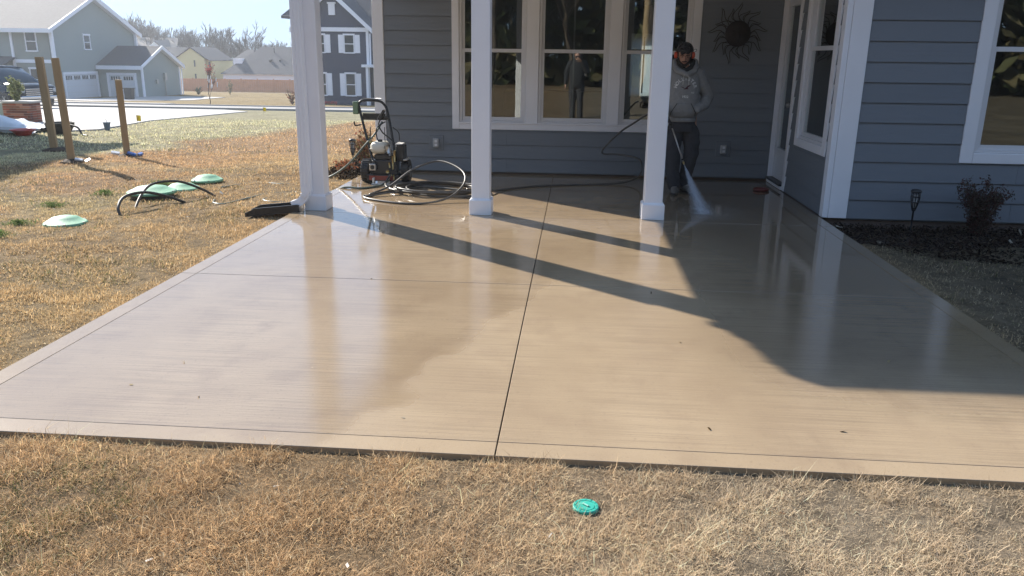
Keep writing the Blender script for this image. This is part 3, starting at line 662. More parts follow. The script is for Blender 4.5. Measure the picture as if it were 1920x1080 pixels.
obj('port_hole', MB().tube([(-2.412, 9.380, .202), (-2.412, 9.384, .202)], .026, 16), M['black'], rc)
tk = MB().box(-2.455, -2.255, 9.46, 9.70, .352, .49); tank = obj('fuel_tank', tk, M['tank'], pw, bevel=.035, smooth=True)
obj('tank_cap', MB().lathe([(.028, 0), (.028, .022), (.018, .028)], (-2.35, 9.56, .489), 16), M['plastic_black'], tank, smooth=True)
obj('tank_seam', MB().box(-2.460, -2.250, 9.455, 9.705, .408, .414), M['pale'], tank)
obj('air_filter', MB().box(-2.15, -2.05, 9.50, 9.68, .26, .46), M['plastic_black'], pw, bevel=.015)
obj('filter_trim', MB().box(-2.155, -2.07, 9.498, 9.66, .462, .474), M['pale'], pw, bevel=.003)
pm = MB()
for i in range(5): pm.tube([(-2.21+.0, 9.44, .13+i*.035), (-2.13, 9.44, .13+i*.035)], .022, 10)
pm.box(-2.20, -2.14, 9.42, 9.50, .12, .36); obj('pump', pm, M['blackmetal'], pw, smooth=False)
obj('fittings', MB().tube([(-2.17, 9.41, .34), (-2.165, 9.40, .18)], .011, 8).tube([(-2.21, 9.40, .26), (-2.20, 9.39, .20)], .012, 8).tube([(-2.23, 9.395, .155), (-2.23, 9.375, .155)], .022, 12).tube([(-2.145, 9.405, .40), (-2.14, 9.40, .27)], .014, 8).tube([(-2.19, 9.39, .115), (-2.19, 9.375, .115)], .014, 10).tube([(-2.155, 9.388, .12), (-2.155, 9.38, .06)], .010, 8), M['brass'], pw, smooth=True)
obj('recoil_starter', MB().tube([(-2.24, 9.43, .46), (-2.20, 9.42, .37)], .035, 12).tube([(-2.205, 9.42, .42), (-2.20, 9.415, .34)], .018, 8), M['steel'], pw, smooth=True)
def wheel(x0, x1, y, r):
    w = obj('wheel', MB().tube([(x0, y, r), (x0+.012, y, r), (x1-.012, y, r), (x1, y, r)], [r*.9, r, r, r*.9], 24), M['black'], pw, smooth=False)
    tr = MB()
    for k in range(22):
        a = 2*math.pi*k/22; tr.obox(((x0+x1)/2, y+math.cos(a)*r, r+math.sin(a)*r), (x1-x0-.004, .012, .012), (a, 0, 0))
    obj('tread', tr, M['black'], w)
    obj('hub', MB().tube([(x0-.006, y, r), (x1+.006, y, r)], r*.5, 16), M['steel'], w)
wheel(-2.585, -2.485, 9.60, .135); wheel(-2.095, -2.00, 9.60, .135)
obj('foot', MB().box(-2.42, -2.20, 9.34, 9.37, .0, .014).box(-2.41, -2.39, 9.35, 9.42, .01, .08).box(-2.23, -2.21, 9.35, 9.42, .01, .08), M['pale'], pw, bevel=.003)
obj('fender_cap', MB().box(-2.10, -2.02, 9.50, 9.66, .275, .29), M['pale'], pw, bevel=.004)
obj('cables', MB().tube(spline([(-2.31, 9.66, .80), (-2.38, 9.64, .70), (-2.33, 9.6, .60), (-2.22, 9.56, .52), (-2.12, 9.5, .44)], 8), .008, 6).tube(spline([(-2.30, 9.66, .72), (-2.40, 9.6, .64), (-2.37, 9.55, .5), (-2.25, 9.5, .42), (-2.2, 9.46, .3)], 8), .007, 6).tube(spline([(-2.30, 9.6, .66), (-2.29, 9.56, .5), (-2.27, 9.52, .42)], 6), .005, 5).tube(spline([(-2.2, 9.6, .66), (-2.12, 9.55, .6), (-2.1, 9.5, .5)], 6), .006, 5), M['black'], pw, smooth=True)
gunw = obj('trigger_clip', MB().obox((-2.345, 9.64, .80), (.035, .04, .13), (0, R(35), 0)).obox((-2.28, 9.64, .77), (.06, .05, .05), (0, R(-20), 0)), M['blackmetal'], pw, bevel=.005)
obj('clip_end', MB().tube([(-2.39, 9.635, .745), (-2.365, 9.635, .775)], .012, 8).tube([(-2.32, 9.635, .83), (-2.30, 9.635, .86)], .013, 8), M['steel'], gunw, smooth=True)

# hoses
def hose(name, pts, r, m, label, cat='hose', n=8, group=None, closed=False):
    o = obj(name, MB().tube(spline(pts, n, closed), r, 8, closed), m, smooth=True); tag(o, label, cat, group); return o
zc = .011
coil = []
cxh, cyh = -1.50, 8.92
for k in range(5*12):
    a = 2*math.pi*k/12; rx = .46+.05*math.sin(k*.7)+.02*(k//12 % 3); ry = .36+.04*math.cos(k*.45); 
    coil.append((cxh+rx*math.cos(a)+.03*math.sin(k*.21), cyh+ry*math.sin(a)+.02*math.cos(k*.33), zc+.013*(k//12)+.008*abs(math.sin(k))))
lead = [(-2.19, 9.36, .12), (-2.22, 9.25, .05), (-2.15, 9.0, .03), (-1.95, 8.75, .02)]
big = [(-2.05, 8.62, .03), (-2.22, 8.50, .014), (-2.286, 8.50, .012), (-2.25, 8.38, .012), (-2.10, 8.25, .012), (-1.80, 8.11, .012), (-1.54, 8.13, .014), (-1.32, 8.30, .05), (-1.19, 8.50, .16), (-1.22, 8.72, .26), (-1.42, 8.95, .33), (-1.62, 9.05, .33), (-1.85, 8.95, .24), (-2.05, 8.72, .09), (-2.22, 8.50, .03), (-2.20, 8.66, .012), (-2.0, 8.95, .012), (-1.7, 9.2, .014)]
tail = [(-1.25, 8.6, .08), (-1.0, 8.75, .05), (-.8, 9.15, .012), (-.42, 9.50, .012), (.0, 9.66, .012), (.35, 9.76, .012), (.65, 9.86, .03), (.80, 9.95, .10), (.83, 10.0, .20), (.78, 10.02, .30), (.55, 10.1, .335), (.38, 10.12, .335), (.335, 10.1, .37), (.40, 10.05, .47), (.55, 9.9, .64), (.68, 9.65, .76), (.80, 9.42, .87), (.87, 9.29, .90)]
hose('pressure_hose', lead+big+coil+tail, .0115, M['hose_tan'], 'long dark pressure hose coiled beside the washer and running along the wall to the wand', 'hose')
cl = thing('hose_coupling', (-1.02, 8.93, .05), 'shiny metal coupling lying on the coiled hose beside the middle post', 'coupling')
obj('barrel', MB().tube([(-1.13, 8.86, .075), (-1.02, 8.93, .078)], .016, 10).tube([(-1.20, 8.82, .075), (-1.13, 8.86, .075)], .011, 8), M['steel'], cl, smooth=True)
gz = -.058
hose('garden_hose', [(-2.21, 9.38, .06), (-2.28, 9.20, .015), (-2.45, 9.0, .012), (-2.65, 9.02, .012), (-2.85, 9.0, gz+.01), (-3.1, 8.86, gz), (-3.28, 8.72, gz), (-3.42, 8.50, gz), (-3.30, 8.36, gz), (-3.05, 8.36, gz), (-2.9, 8.28, gz)], .012, M['hose_green'], 'dark green garden hose running from the washer over the patio edge to the splash block')
hose('supply_hose', [(-2.34, 9.66, .72), (-2.42, 9.6, .58), (-2.55, 9.56, .43), (-2.72, 9.56, .24), (-2.9, 9.6, .10), (-3.08, 9.65, .01), (-3.3, 9.6, gz), (-3.6, 9.55, gz), (-3.95, 9.62, gz), (-4.22, 9.2, gz)], .0125, M['hose_green'], 'green hose sweeping down from the washer handle and across the dry lawn')
hose('lawn_hose', [(-3.22, 8.98, gz), (-3.5, 8.86, gz), (-3.62, 8.5, gz), (-3.72, 8.16, gz), (-3.86, 8.2, gz), (-3.93, 8.38, gz)], .012, M['hose_green'], 'loop of dull green hose lying in the dry grass left of the splash block')
hoop = thing('drain_pipe_hoop', (-4.4, 7.8, -.08), 'bent black pipe arching out of the lawn in front of a green lid', 'pipe')
obj('pipe', MB().tube(spline([(-4.40, 7.35, -.1), (-4.47, 7.42, .02), (-4.50, 7.62, .095), (-4.40, 7.85, .10), (-4.24, 8.06, .01), (-4.14, 8.2, -.08)], 8), .015, 8), M['black'], hoop, smooth=True)
obj('pipe', MB().tube(spline([(-4.44, 7.62, -.09), (-4.50, 7.9, .05), (-4.52, 8.2, .13), (-4.35, 8.42, .13), (-4.15, 8.55, .03), (-4.02, 8.62, -.07)], 8), .014, 8), M['black'], hoop, smooth=True)

# splash block
sb = thing('splash_block', (-2.95, 7.62, -.03), 'dark grey plastic splash block under the white downspout at the patio corner', 'splash block')
Ms = Matrix.Translation((-2.70, 7.63, .0)) @ Matrix.Rotation(math.atan2(-.10, -.99), 4, 'Z') @ Matrix.Rotation(R(5.5), 4, 'Y')
mb = MB(); mb.box(0, .50, -.095, .095, -.0, .014, Ms); mb.box(.0, .42, -.11, -.095, 0, .075, Ms); mb.box(.0, .42, .095, .11, 0, .075, Ms); mb.box(-.012, 0, -.11, .11, 0, .07, Ms)
n = len(mb.v)
for s in (-1, 1):
    k = len(mb.v); y0, y1 = s*.095, s*.11
    mb.v += [tuple(Ms @ Vector(p)) for p in ((.42, y0, 0), (.42, y1, 0), (.42, y1, .075), (.42, y0, .075), (.52, y0*1.1, 0), (.52, y1*1.1, 0), (.52, y1*1.1, .04), (.52, y0*1.1, .04))]
    mb.f += [(k, k+3, k+7, k+4), (k+1, k+5, k+6, k+2), (k+3, k+2, k+6, k+7), (k+4, k+7, k+6, k+5), (k, k+4, k+5, k+1)]
obj('trough', mb, M['blackmetal'], sb)

# septic lids and valve lid
def lid(x, y, r, lab, rise=.0, grp='green lids in the lawn', tilt=0, h=.055):
    z = float(zg(np.array(x), np.array(y)))-.012
    t = thing('septic_lid', (x, y, z), lab, 'lid', grp)
    if rise: obj('riser', MB().lathe([(r*.86, -.1), (r*.86, rise)], (x, y, z), 28), M['black'], t, smooth=False)
    mb = MB().lathe([(r, rise), (r, rise+.018), (r*.93, rise+.03), (r*.9, rise+.028), (r*.6, rise+.03+h*.7), (r*.3, rise+.03+h*.95), (.01, rise+.03+h)], (0, 0, 0), 32, Matrix.Rotation(R(tilt), 4, 'X'))
    mb.v = [(a+x, b+y, c+z) for a, b, c in mb.v]
    o = obj('dome', mb, M['green_plastic'], t, smooth=True)
    bt = MB()
    for k in range(6): a = k*math.pi/3; bt.lathe([(.012, 0), (.012, .008)], (x+r*.93*math.cos(a), y+r*.93*math.sin(a), z+rise+.024), 6)
    obj('bolts', bt, M['steel'], t); return t
lid(-4.72, 6.95, .19, 'pale green domed lid nearest the camera, low in the dry grass'); lid(-4.66, 8.42, .26, 'largest green lid, raised on a black riser behind the bent pipe', .06)
lid(-4.60, 9.0, .20, 'green domed lid just behind the raised one', .02); lid(-4.55, 9.55, .19, 'farthest green domed lid in the row on the lawn', .015)
vl = thing('valve_box_lid', (.08, 2.52, -.075), 'round teal valve box lid set in the brown grass in front of the patio', 'lid')
zl = float(zg(np.array(.08), np.array(2.50)))+.010
obj('lid_disc', MB().lathe([(.046, -.03), (.046, 0), (.043, .003), (.034, .003), (.033, .0005), (.031, .0005), (.030, .003), (.005, .003)], (.08, 2.485, zl), 40), M['teal_plastic'], vl, smooth=False)
obj('finger_bar', MB().obox((.08, 2.485, zl+.006), (.030, .008, .005), (0, 0, -.7)), mat('pale_teal', (.25, .55, .45), .5, var=.2, vs=50), vl, bevel=.003)
rb = MB()
for k in range(12): a = k*math.pi/6; rb.obox((.08+.0385*math.cos(a), 2.485+.0385*math.sin(a), zl+.0035), (.007, .002, .002), (0, 0, a))
obj('ribs', rb, M['teal_plastic'], vl)

# solar torch lights
def torch(x, y, lab, h=.42):
    z = float(zg(np.array(x), np.array(y)))-.04
    t = thing('solar_torch_light', (x, y, z), lab, 'garden light', 'solar torch lights')
    obj('stake', MB().tube([(x, y, z-.05), (x, y, z+h*.55)], .009, 8), M['plastic_black'], t, smooth=True)
    mb = MB()
    for k in range(10):
        a = 2*math.pi*k/10; mb.tube([(x+math.cos(a)*r, y+math.sin(a)*r, z+h*q) for r, q in ((.012, .55), (.028, .68), (.040, .85), (.036, .97))], .0045, 4)
    for r, q in ((.020, .61), (.034, .75), (.041, .88)): mb.lathe([(r-.003, -.004), (r+.004, -.004), (r+.004, .004), (r-.003, .004)], (x, y, z+h*q), 14)
    obj('basket', mb, M['plastic_black'], t); obj('cap', MB().lathe([(.048, 0), (.050, .012), (.040, .028), (.01, .034)], (x, y, z+h*.97), 18), M['plastic_black'], t, smooth=True)
    obj('flame_lens', MB().lathe([(.012, .57*h), (.024, .70*h), (.028, .93*h)], (x, y, z), 12), M['outlet'], t, smooth=True)
    E_ = [c for c in t.children][-1]
    return t
torch(3.27, 7.86, 'black solar torch light on its stake in the dark bed by the right wall')
torch(-3.07, 10.9, 'black solar torch light on a stake among the plants left of the washer', .46)

# ------------------------------------------------------------------ plants
def leafcloud(pts, nrm, size, cols, name, m, parent=None, asp=.5):
    n = len(pts); a = RNG.normal(size=(n, 3)); a /= np.linalg.norm(a, axis=1)[:, None]
    b = RNG.normal(size=(n, 3)); b -= (b*a).sum(1)[:, None]*a; b /= np.linalg.norm(b, axis=1)[:, None]
    s = size*(.6+.8*RNG.random(n))[:, None]
    V = np.stack([pts-a*s, pts+b*s*asp, pts+a*s, pts-b*s*asp], 1).reshape(-1, 3)
    me = bpy.data.meshes.new(name); me.vertices.add(n*4); me.vertices.foreach_set('co', V.astype('f').ravel())
    me.loops.add(n*4); me.loops.foreach_set('vertex_index', np.arange(n*4, dtype='i')); me.polygons.add(n); me.polygons.foreach_set('loop_start', np.arange(0, n*4, 4, dtype='i'))
    me.update(calc_edges=True); at = me.color_attributes.new('tone', 'FLOAT_COLOR', 'POINT')
    c = np.concatenate([np.repeat(cols, 4, 0), np.ones((n*4, 1))], 1); at.data.foreach_set('color', c.astype('f').ravel())
    me.materials.append(m); return link(name, me, parent)
def shrub(x, y, h, w, lab, stems, nleaf, c1, c2, cat='shrub', ls=.02, zoff=0, name='shrub', bare=.0):
    z = float(zg(np.array(x), np.array(y)))+zoff
    t = thing(name, (x, y, z), lab, cat); mb = MB(); tips = []
    for k in range(stems):
        a = random.uniform(0, 6.28); l = random.uniform(.55, 1)*h; sp = random.uniform(.15, 1)*w
        p = [Vector((x+random.uniform(-.03, .03), y+random.uniform(-.03, .03), z-.02))]
        for q in (.35, .7, 1): p.append(Vector((x+math.cos(a)*sp*q**1.3+random.uniform(-.02, .02), y+math.sin(a)*sp*q**1.3, z+l*q)))
        mb.tube(spline(p, 3), [.005*(1-.07*i) for i in range(10)], 4)
        for s in range(5):
            q = random.uniform(.1, 1); b = p[0].lerp(p[3], q); d = Vector((random.uniform(-1, 1), random.uniform(-1, 1), random.uniform(.0, .9)))*w*.35
            mb.tube([b, b+d], [.003, .0015], 3); tips += [(b, d)]*3
        tips += [(p[2], p[3]-p[2])]*4
    obj('stems', mb, M['bark'], t)
    pts = []
    for i in range(nleaf):
        b, d = random.choice(tips); q = random.random(); pts.append(b+d*q+Vector([random.gauss(0, .018) for _ in range(3)]))
    pts = np.array(pts); u = RNG.random((len(pts), 1)); cols = np.array(c1)*u+np.array(c2)*(1-u)
    leafcloud(pts, None, ls, cols*(.7+.6*RNG.random((len(pts), 1))), 'foliage', M['leaves'], t); return t
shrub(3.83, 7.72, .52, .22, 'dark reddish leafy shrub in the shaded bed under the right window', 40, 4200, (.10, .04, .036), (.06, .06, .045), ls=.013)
shrub(-3.05, 11.35, .52, .24, 'sunlit red and green shrub behind the pressure washer', 24, 1300, (.34, .12, .08), (.24, .24, .11))
shrub(-3.12, 10.62, .16, .16, 'low red leafed plant at the bed edge left of the washer', 14, 500, (.40, .12, .07), (.3, .2, .1), 'plant')
# mulch beds
def bed(name, poly, h, lab=None):
    mb = MB(); n = len(poly); cx_ = sum(p[0] for p in poly)/n; cy_ = sum(p[1] for p in poly)/n
    mb.v = [(x, y, -.13) for x, y in poly]+[(cx_+(x-cx_)*.93, cy_+(y-cy_)*.93, h) for x, y in poly]+[(cx_, cy_, h+.02)]
    for i in range(n): j = (i+1) % n; mb.f += [(i, j, n+j, n+i), (n+i, n+j, 2*n)]
    o = obj(name, mb, M['mulch']); tag(o, kind='structure'); return o
bed('mulch_bed', [(2.47, 8.04), (2.50, 7.62), (2.66, 6.95), (3.2, 6.75), (4.6, 6.45), (7.5, 6.3), (9.5, 6.4), (9.5, 8.06)], -.085)
bed('mulch_bed', [(-2.78, 9.9), (-2.76, 12.5), (-3.3, 12.5), (-3.5, 11.0), (-3.35, 10.2)], -.065)
def chips(name, n, fn, smin, smax, cols, h=.01):
    P = np.array([fn() for _ in range(n)]); mb = MB(); a = RNG.random((n, 3))
    V = []; F = []
    s = smin+(smax-smin)*a[:, 0]; th = a[:, 1]*6.28; ti = RNG.normal(size=(n, 2))*.45
    for i in range(n):
        c, d = math.cos(th[i]), math.sin(th[i]); L = s[i]; W = L*(.25+.3*a[i, 2]); k = len(V); p = P[i]
        for u, w, q in ((-L, -W, 0), (L, -W, 0), (L, W, 0), (-L, W, 0), (0, 0, -L*.3)):
            V.append((p[0]+u*c-w*d, p[1]+u*d+w*c, p[2]+q+u*ti[i, 0]+w*ti[i, 1]))
        F += [(k, k+1, k+2, k+3), (k, k+4, k+1), (k+2, k+4, k+3)]
    me = bpy.data.meshes.new(name); me.from_pydata(V, [], F); cc = np.array(cols)[RNG.integers(0, len(cols), n)]*(.6+.8*RNG.random((n, 1)))
    at = me.color_attributes.new('tone', 'FLOAT_COLOR', 'POINT'); at.data.foreach_set('color', np.concatenate([np.repeat(cc, 5, 0), np.ones((n*5, 1))], 1).astype('f').ravel())
    me.materials.append(M['leaves']); o = link(name, me); tag(o, kind='stuff'); return o
def in_bed():
    while 1:
        x = random.uniform(2.5, 6); y = random.uniform(6.3, 8.03)
        if y > 6.45+.9*math.exp(-(x-2.5)*3)-.02*(x-4): return (x, y, -.075+random.random()*.03)
chips('mulch', 13000, in_bed, .004, .017, [(.02, .013, .01), (.04, .025, .018), (.012, .009, .008), (.09, .07, .05)])
chips('bed_litter', 70, in_bed, .008, .035, [(.16, .13, .10), (.3, .27, .22)])
chips('mulch', 1500, lambda: (random.uniform(-3.4, -2.78), random.uniform(10.0, 12.4), -.05+random.random()*.03), .01, .03, [(.03, .02, .015), (.07, .05, .035)])
chips('patio_litter', 16, lambda: (random.uniform(-2.3, 2.2), random.uniform(2.9, 5.4), .003), .004, .013, [(.06, .04, .02), (.35, .28, .16), (.5, .42, .3)])

# ------------------------------------------------------------------ grass
def blades(name, n, xf, yf, L0, L1, w, lean, dens=None, tint=1.0, jit=.35):
    x, y = xf(n), yf(n)
    hole = vn(x+3, y+8, 3.2, 3)
    hole = np.clip(.5+(vn(x+3, y+8, 5.5, 3)-.5)*1.9, 0, 1)
    keep = RNG.random(n) < np.clip((hole-.10)*3.4, .5, 1)
    keep &= ~((x > XL-.012) & (x < XR+.012) & (y > 2.778) & (y < 11))
    keep &= ~((x > 2.45) & (y > 6.45+.9*np.exp(-(x-2.5)*3)-.02*(x-4)))
    keep &= ~((x > -3.36) & (x < -2.6) & (y > 10.15) & (y < 12.4))
    keep &= ((x-.08)**2+(y-2.485)**2 > .046**2)
    for lx, ly, lr in ((-4.72, 6.95, .185), (-4.66, 8.42, .25), (-4.60, 9.0, .19), (-4.55, 9.55, .18)): keep &= ((x-lx)**2+(y-ly)**2 > lr**2)
    if dens is not None: keep &= dens(x, y)
    x, y, hole = x[keep], y[keep], hole[keep]; n = len(x); z = zg(x, y)-.004
    th = RNG.random(n)*2*np.pi+ (vn(x, y, 1.2, 2)*8); L = (L0+(L1-L0)*RNG.random(n)**1.5)*(.55+.9*np.clip(hole, 0, 1)); ph = np.clip(RNG.normal(lean, .32, n), .05, 1.45)
    dx, dy = np.cos(th), np.sin(th); W = w*(.7+.6*RNG.random(n)); px, py = -dy*W/2, dx*W/2
    c1, s1 = np.cos(ph), np.sin(ph); ph2 = np.clip(ph+RNG.normal(.35, .45, n), .1, 2.0); c2_, s2 = np.cos(ph2), np.sin(ph2); th2 = th+RNG.normal(0, .7, n)
    mx_, my, mz = x+dx*s1*L*.5, y+dy*s1*L*.5, z+c1*L*.5
    tx, ty, tz = mx_+np.cos(th2)*s2*L*.5, my+np.sin(th2)*s2*L*.5, np.maximum(mz+c2_*L*.5, z+.002)
    V = np.stack([np.stack([x-px, y-py, z], 1), np.stack([x+px, y+py, z], 1), np.stack([mx_-px*.8, my-py*.8, mz], 1), np.stack([mx_+px*.8, my+py*.8, mz], 1), np.stack([tx, ty, tz], 1)], 1).reshape(-1, 3)
    F = (np.arange(n)[:, None]*5+np.array([0, 1, 3, 0, 3, 2, 2, 3, 4])).ravel()
    me = bpy.data.meshes.new(name); me.vertices.add(n*5); me.vertices.foreach_set('co', V.astype('f').ravel())
    me.loops.add(n*9); me.loops.foreach_set('vertex_index', F.astype('i')); me.polygons.add(n*3); me.polygons.foreach_set('loop_start', np.arange(0, n*9, 3, dtype='i'))
    me.update(calc_edges=True)
    c = tone(x, y); b = (1-jit+2*jit*RNG.random((n, 1)))*tint; r = RNG.random((n, 1)); c = c*b
    c = np.where(r < .10, c*.5, c); c = np.where(r > .90, np.array([.74, .62, .42])*(.8+.3*RNG.random((n, 1))), c)
    gr = np.clip((vn(x+30, y+70, .9, 3)-.55)*2, 0, .22)[:, None]; c = np.where(RNG.random((n, 1)) < gr, np.array([.14, .15, .06])*(.7+.6*RNG.random((n, 1))), c)
    cc = np.repeat(np.concatenate([np.clip(c, 0, .85), np.ones((n, 1))], 1), 5, 0)
    at = me.color_attributes.new('tone', 'FLOAT_COLOR', 'POINT'); at.data.foreach_set('color', cc.astype('f').ravel())
    me.materials.append(M['grass']); o = link(name, me); tag(o, kind='stuff'); return o
U = lambda a, b: (lambda n: a+(b-a)*RNG.random(n))
blades('grass', 130000, U(-2.6, 2.7), U(1.5, 2.80), .010, .026, .0022, 1.35, None, .85, .5)
blades('grass', 250000, U(-2.6, 2.7), U(1.5, 2.80), .022, .07, .0019, 1.12, None, 1.0, .5)
blades('grass', 4500, U(-2.6, 2.7), U(1.5, 2.80), .06, .13, .0019, 1.0, None, 1.35)
blades('grass', 52000, U(-4.2, -2.72), U(2.6, 5.0), .02, .05, .003, 1.0)
blades('grass', 135000, lambda n: -2.72-RNG.random(n)**1.2*4.6, U(4.4, 8.0), .02, .05, .0042, .95, lambda x, y: x > -.9*y+.0)
blades('grass', 90000, lambda n: -2.72-RNG.random(n)*6.2, U(8.0, 13.0), .02, .055, .0060, .9, lambda x, y: x > -.85*y)
blades('grass', 60000, lambda n: -2.3-RNG.random(n)*13, U(13.0, 28.0), .03, .07, .013, .85, lambda x, y: (x > -.8*y) & ~((y > 17.9) & (x < np.interp(y, [17.9, 19.2, 24.7, 30.2, 34.8], [-12, -11.7, -13.4, -14.2, -14.9]))))
blades('grass', 40000, U(2.46, 5.6), U(2.8, 7.0), .02, .05, .0036, 1.0)
# roots and clippings hanging over the patio lip
for i, (tx, ty, r_) in enumerate(((-5.41, 7.8, .16), (-5.26, 8.5, .14), (-4.95, 6.35, .18), (-5.0, 9.3, .2), (-5.15, 6.9, .15))):
    n = 300; a = RNG.random(n)*6.28; q = np.abs(RNG.normal(size=n))*r_*.55
    P = np.stack([tx+np.cos(a)*q, ty+np.sin(a)*q*.6, zg(tx+np.cos(a)*q, ty+np.sin(a)*q*.6)+RNG.random(n)*.05], 1)
    cols = np.array([.17, .23, .08])*(.6+.9*RNG.random((n, 1))); o = leafcloud(P, None, .024, cols, 'weed_tuft', M['leaves'], None, .14)
    tag(o, ['green weed tuft left of the raised green lid', 'small green weed tuft behind the nearest lid', 'green weed clump at the left picture edge nearest the camera', 'weed tuft beside the far green lids', 'small weed tuft beside the nearest green lid'][i], 'weeds', 'green weed tufts in the lawn')
# debris by the patio lip
db = thing('crumpled_debris', (.5, 2.73, -.06), 'crumpled bit of white plastic and dark roots in the grass against the front patio edge', 'debris')
mb = MB(); random.seed(3)
for k in range(7): mb.obox((.50+random.uniform(-.03, .03), 2.735+random.uniform(-.02, .01), -.055+random.uniform(0, .02)), (random.uniform(.015, .035), .012, .004), (random.uniform(-1, 1), random.uniform(-1, 1), random.uniform(0, 3)))
obj('plastic_scrap', mb, M['sheet'], db)
mb = MB()
for k in range(16):
    a = random.uniform(0, 6.28); p = Vector((.53, 2.72, -.06)); d = Vector((math.cos(a)*.06, math.sin(a)*.03, .02)); mb.tube(spline([p, p+d*.5+Vector((0, 0, .015)), p+d], 3), .0018, 4)
obj('roots', mb, M['soil'], db)

chips('lawn_litter', 30, lambda: (random.uniform(-5.6, -3.0), random.uniform(6.5, 10), -.035), .008, .03, [(.7, .68, .62), (.5, .4, .25)])
chips('lawn_litter', 24, lambda: (random.uniform(-2, 2.3), random.uniform(1.7, 2.7), -.012), .004, .012, [(.6, .56, .5), (.2, .12, .07)])
# ------------------------------------------------------------------ stakes
def stake(x, y, h, w, rz, lab, lean=(0, 0)):
    z = float(zt(y)); t = thing('wooden_post', (x, y, z), lab, 'post', 'square wooden posts standing in the lawn')
    mb = MB(); Mt = Matrix.Translation((x, y, z)) @ Euler((lean[0], lean[1], rz)).to_matrix().to_4x4(); mb.box(-w/2, w/2, -w/2, w/2, -.2, h, Mt)
    obj('timber', mb, M['wood_stake'], t, bevel=.005)
    s = MB(); s.lathe([(w*2.2, -.03), (w*1.8, .015), (w*1.1, .04), (w*.4, .05)], (x+.03, y, z), 14); s.v = [(a+random.uniform(-.02, .02), b+random.uniform(-.02, .02), c) for a, b, c in s.v]
    o = obj('dirt_mound', s, M['soil'], t, smooth=False); return t, x, y, z
t, x, y, z = stake(-7.27, 11.05, 1.45, .098, .5, 'tall wooden post, front one of the pair on the shaded lawn', (0, -.02))
obj('white_scraps', MB().obox((x+.14, y-.05, z+.04), (.10, .05, .03), (.3, .2, .4)).obox((x+.25, y+.0, z+.03), (.07, .05, .02), (.1, -.4, 1)), M['sheet'], t)
stake(-8.80, 12.95, 1.52, .11, .35, 'wooden post, rear one of the pair on the shaded lawn', (0, -.02))
t, x, y, z = stake(-7.06, 12.15, 1.17, .095, .5, 'shorter sunlit wooden post standing alone by blue plastic scraps')
obj('blue_scraps', MB().obox((x+.12, y-.08, z+.05), (.12, .06, .03), (.2, .3, .2)).obox((x+.22, y, z+.04), (.07, .05, .03), (.3, -.2, 1)), M['blueplastic'], t)
obj('white_scraps', MB().obox((x-.18, y-.02, z+.05), (.12, .07, .03), (.3, .2, .4)), M['sheet'], t)

# things on and around the neighbour's drive
def flag(x, y, lab):
    z = float(zt(y)); t = thing('utility_flag', (x, y, z), lab, 'flag', 'yellow marker flags')
    obj('wire', MB().tube([(x, y, z-.05), (x, y, z+.30)], .004, 5), M['steel'], t); mb = MB()
    for i in range(5): a = i/4; b = (i+1)/4
    v = [(x+.14*i/4-.02, y+.03*math.sin(i*1.4), z+q) for i in range(5) for q in (.13, .29)]
    mb.v = v+[(a, b+.004, c) for a, b, c in v]
    for i in range(4): k = i*2; mb.f += [(k, k+2, k+3, k+1), (k+10, k+11, k+13, k+12), (k, k+10, k+12, k+2), (k+1, k+3, k+13, k+11)]
    obj('pennant', mb, M['yellowflag'], t)
flag(-12.25, 21.8, 'yellow marker flag beside the near edge of the concrete drive'); flag(-13.25, 33.6, 'yellow marker flag near the road, the farther one')
bt = thing('blue_cup', (-11.65, 19.3, -.4), 'tall blue grey plastic cup with straw standing at the drive edge', 'cup')
z = float(zt(19.3)); obj('cup', MB().lathe([(.055, -.02), (.085, .18), (.092, .18), (.095, .20), (.02, .20)], (-11.65, 19.3, z), 16), M['bluegrey'], bt, smooth=False)
obj('straw', MB().tube([(-11.65, 19.3, z+.2), (-11.66, 19.3, z+.28)], .008, 6), M['pale'], bt)
# brick pier with cap and low clapboard wall
bp = thing('brick_wall', (-16, 22.2, -.5), 'low red brick wall with pale cap beside the neighbour drive, under the leafy potted shrub', 'brick wall')
bx0, bx1, by, bz, bt_ = -16.32, -15.52, 22.0, -.60, .04
obj('core', MB().box(bx0+.012, bx1-.012, by+.012, by+.5, bz, bt_-.005), M['mortar'], bp)
bm_ = []
for mm in M['brickm']:
    me = MB().box(0, .193, 0, .09, 0, .057).mesh('brick'); me.materials.append(mm); bm_.append(me)
hb_ = []
for mm in M['brickm']:
    me = MB().box(0, .09, 0, .09, 0, .057).mesh('brick'); me.materials.append(mm); hb_.append(me)
for r_ in range(9):
    z = bz+.03+r_*.067; x = bx0
    if r_ % 2: link('brick', random.choice(hb_), bp, (x, by-random.uniform(0, .004), z)); x += .10
    while x+.193 <= bx1+.01: link('brick', random.choice(bm_), bp, (x, by-random.uniform(0, .005), z)); x += .203
    if x+.09 <= bx1+.01: link('brick', random.choice(hb_), bp, (x, by, z))
    for k in range(2): link('brick', random.choice(bm_), bp, (bx1+.002, by+.1+k*.203, z), (0, 0, R(90)))
obj('cap', MB().box(bx0-.03, bx1+.04, by-.04, by+.54, bt_, bt_+.05), M['concrete_far'], bp, bevel=.01)
lw = thing('low_clapboard_wall', (-16.9, 22.1, -.5), 'low sage clapboard wall at the left picture edge joined to the brick wall', 'wall')
obj('wall_core', MB().box(-18.5, bx0-.005, by+.06, by+.2, -.7, .03), M['sage'], lw)
for k in range(5): o = obj('siding_board', MB().prism([(by+.035, -.58+k*.12), (by+.05, -.58+k*.12+.125), (by+.06, -.58+k*.12+.125), (by+.06, -.58+k*.12)], -18.5, bx0-.006), M['sage'], lw)
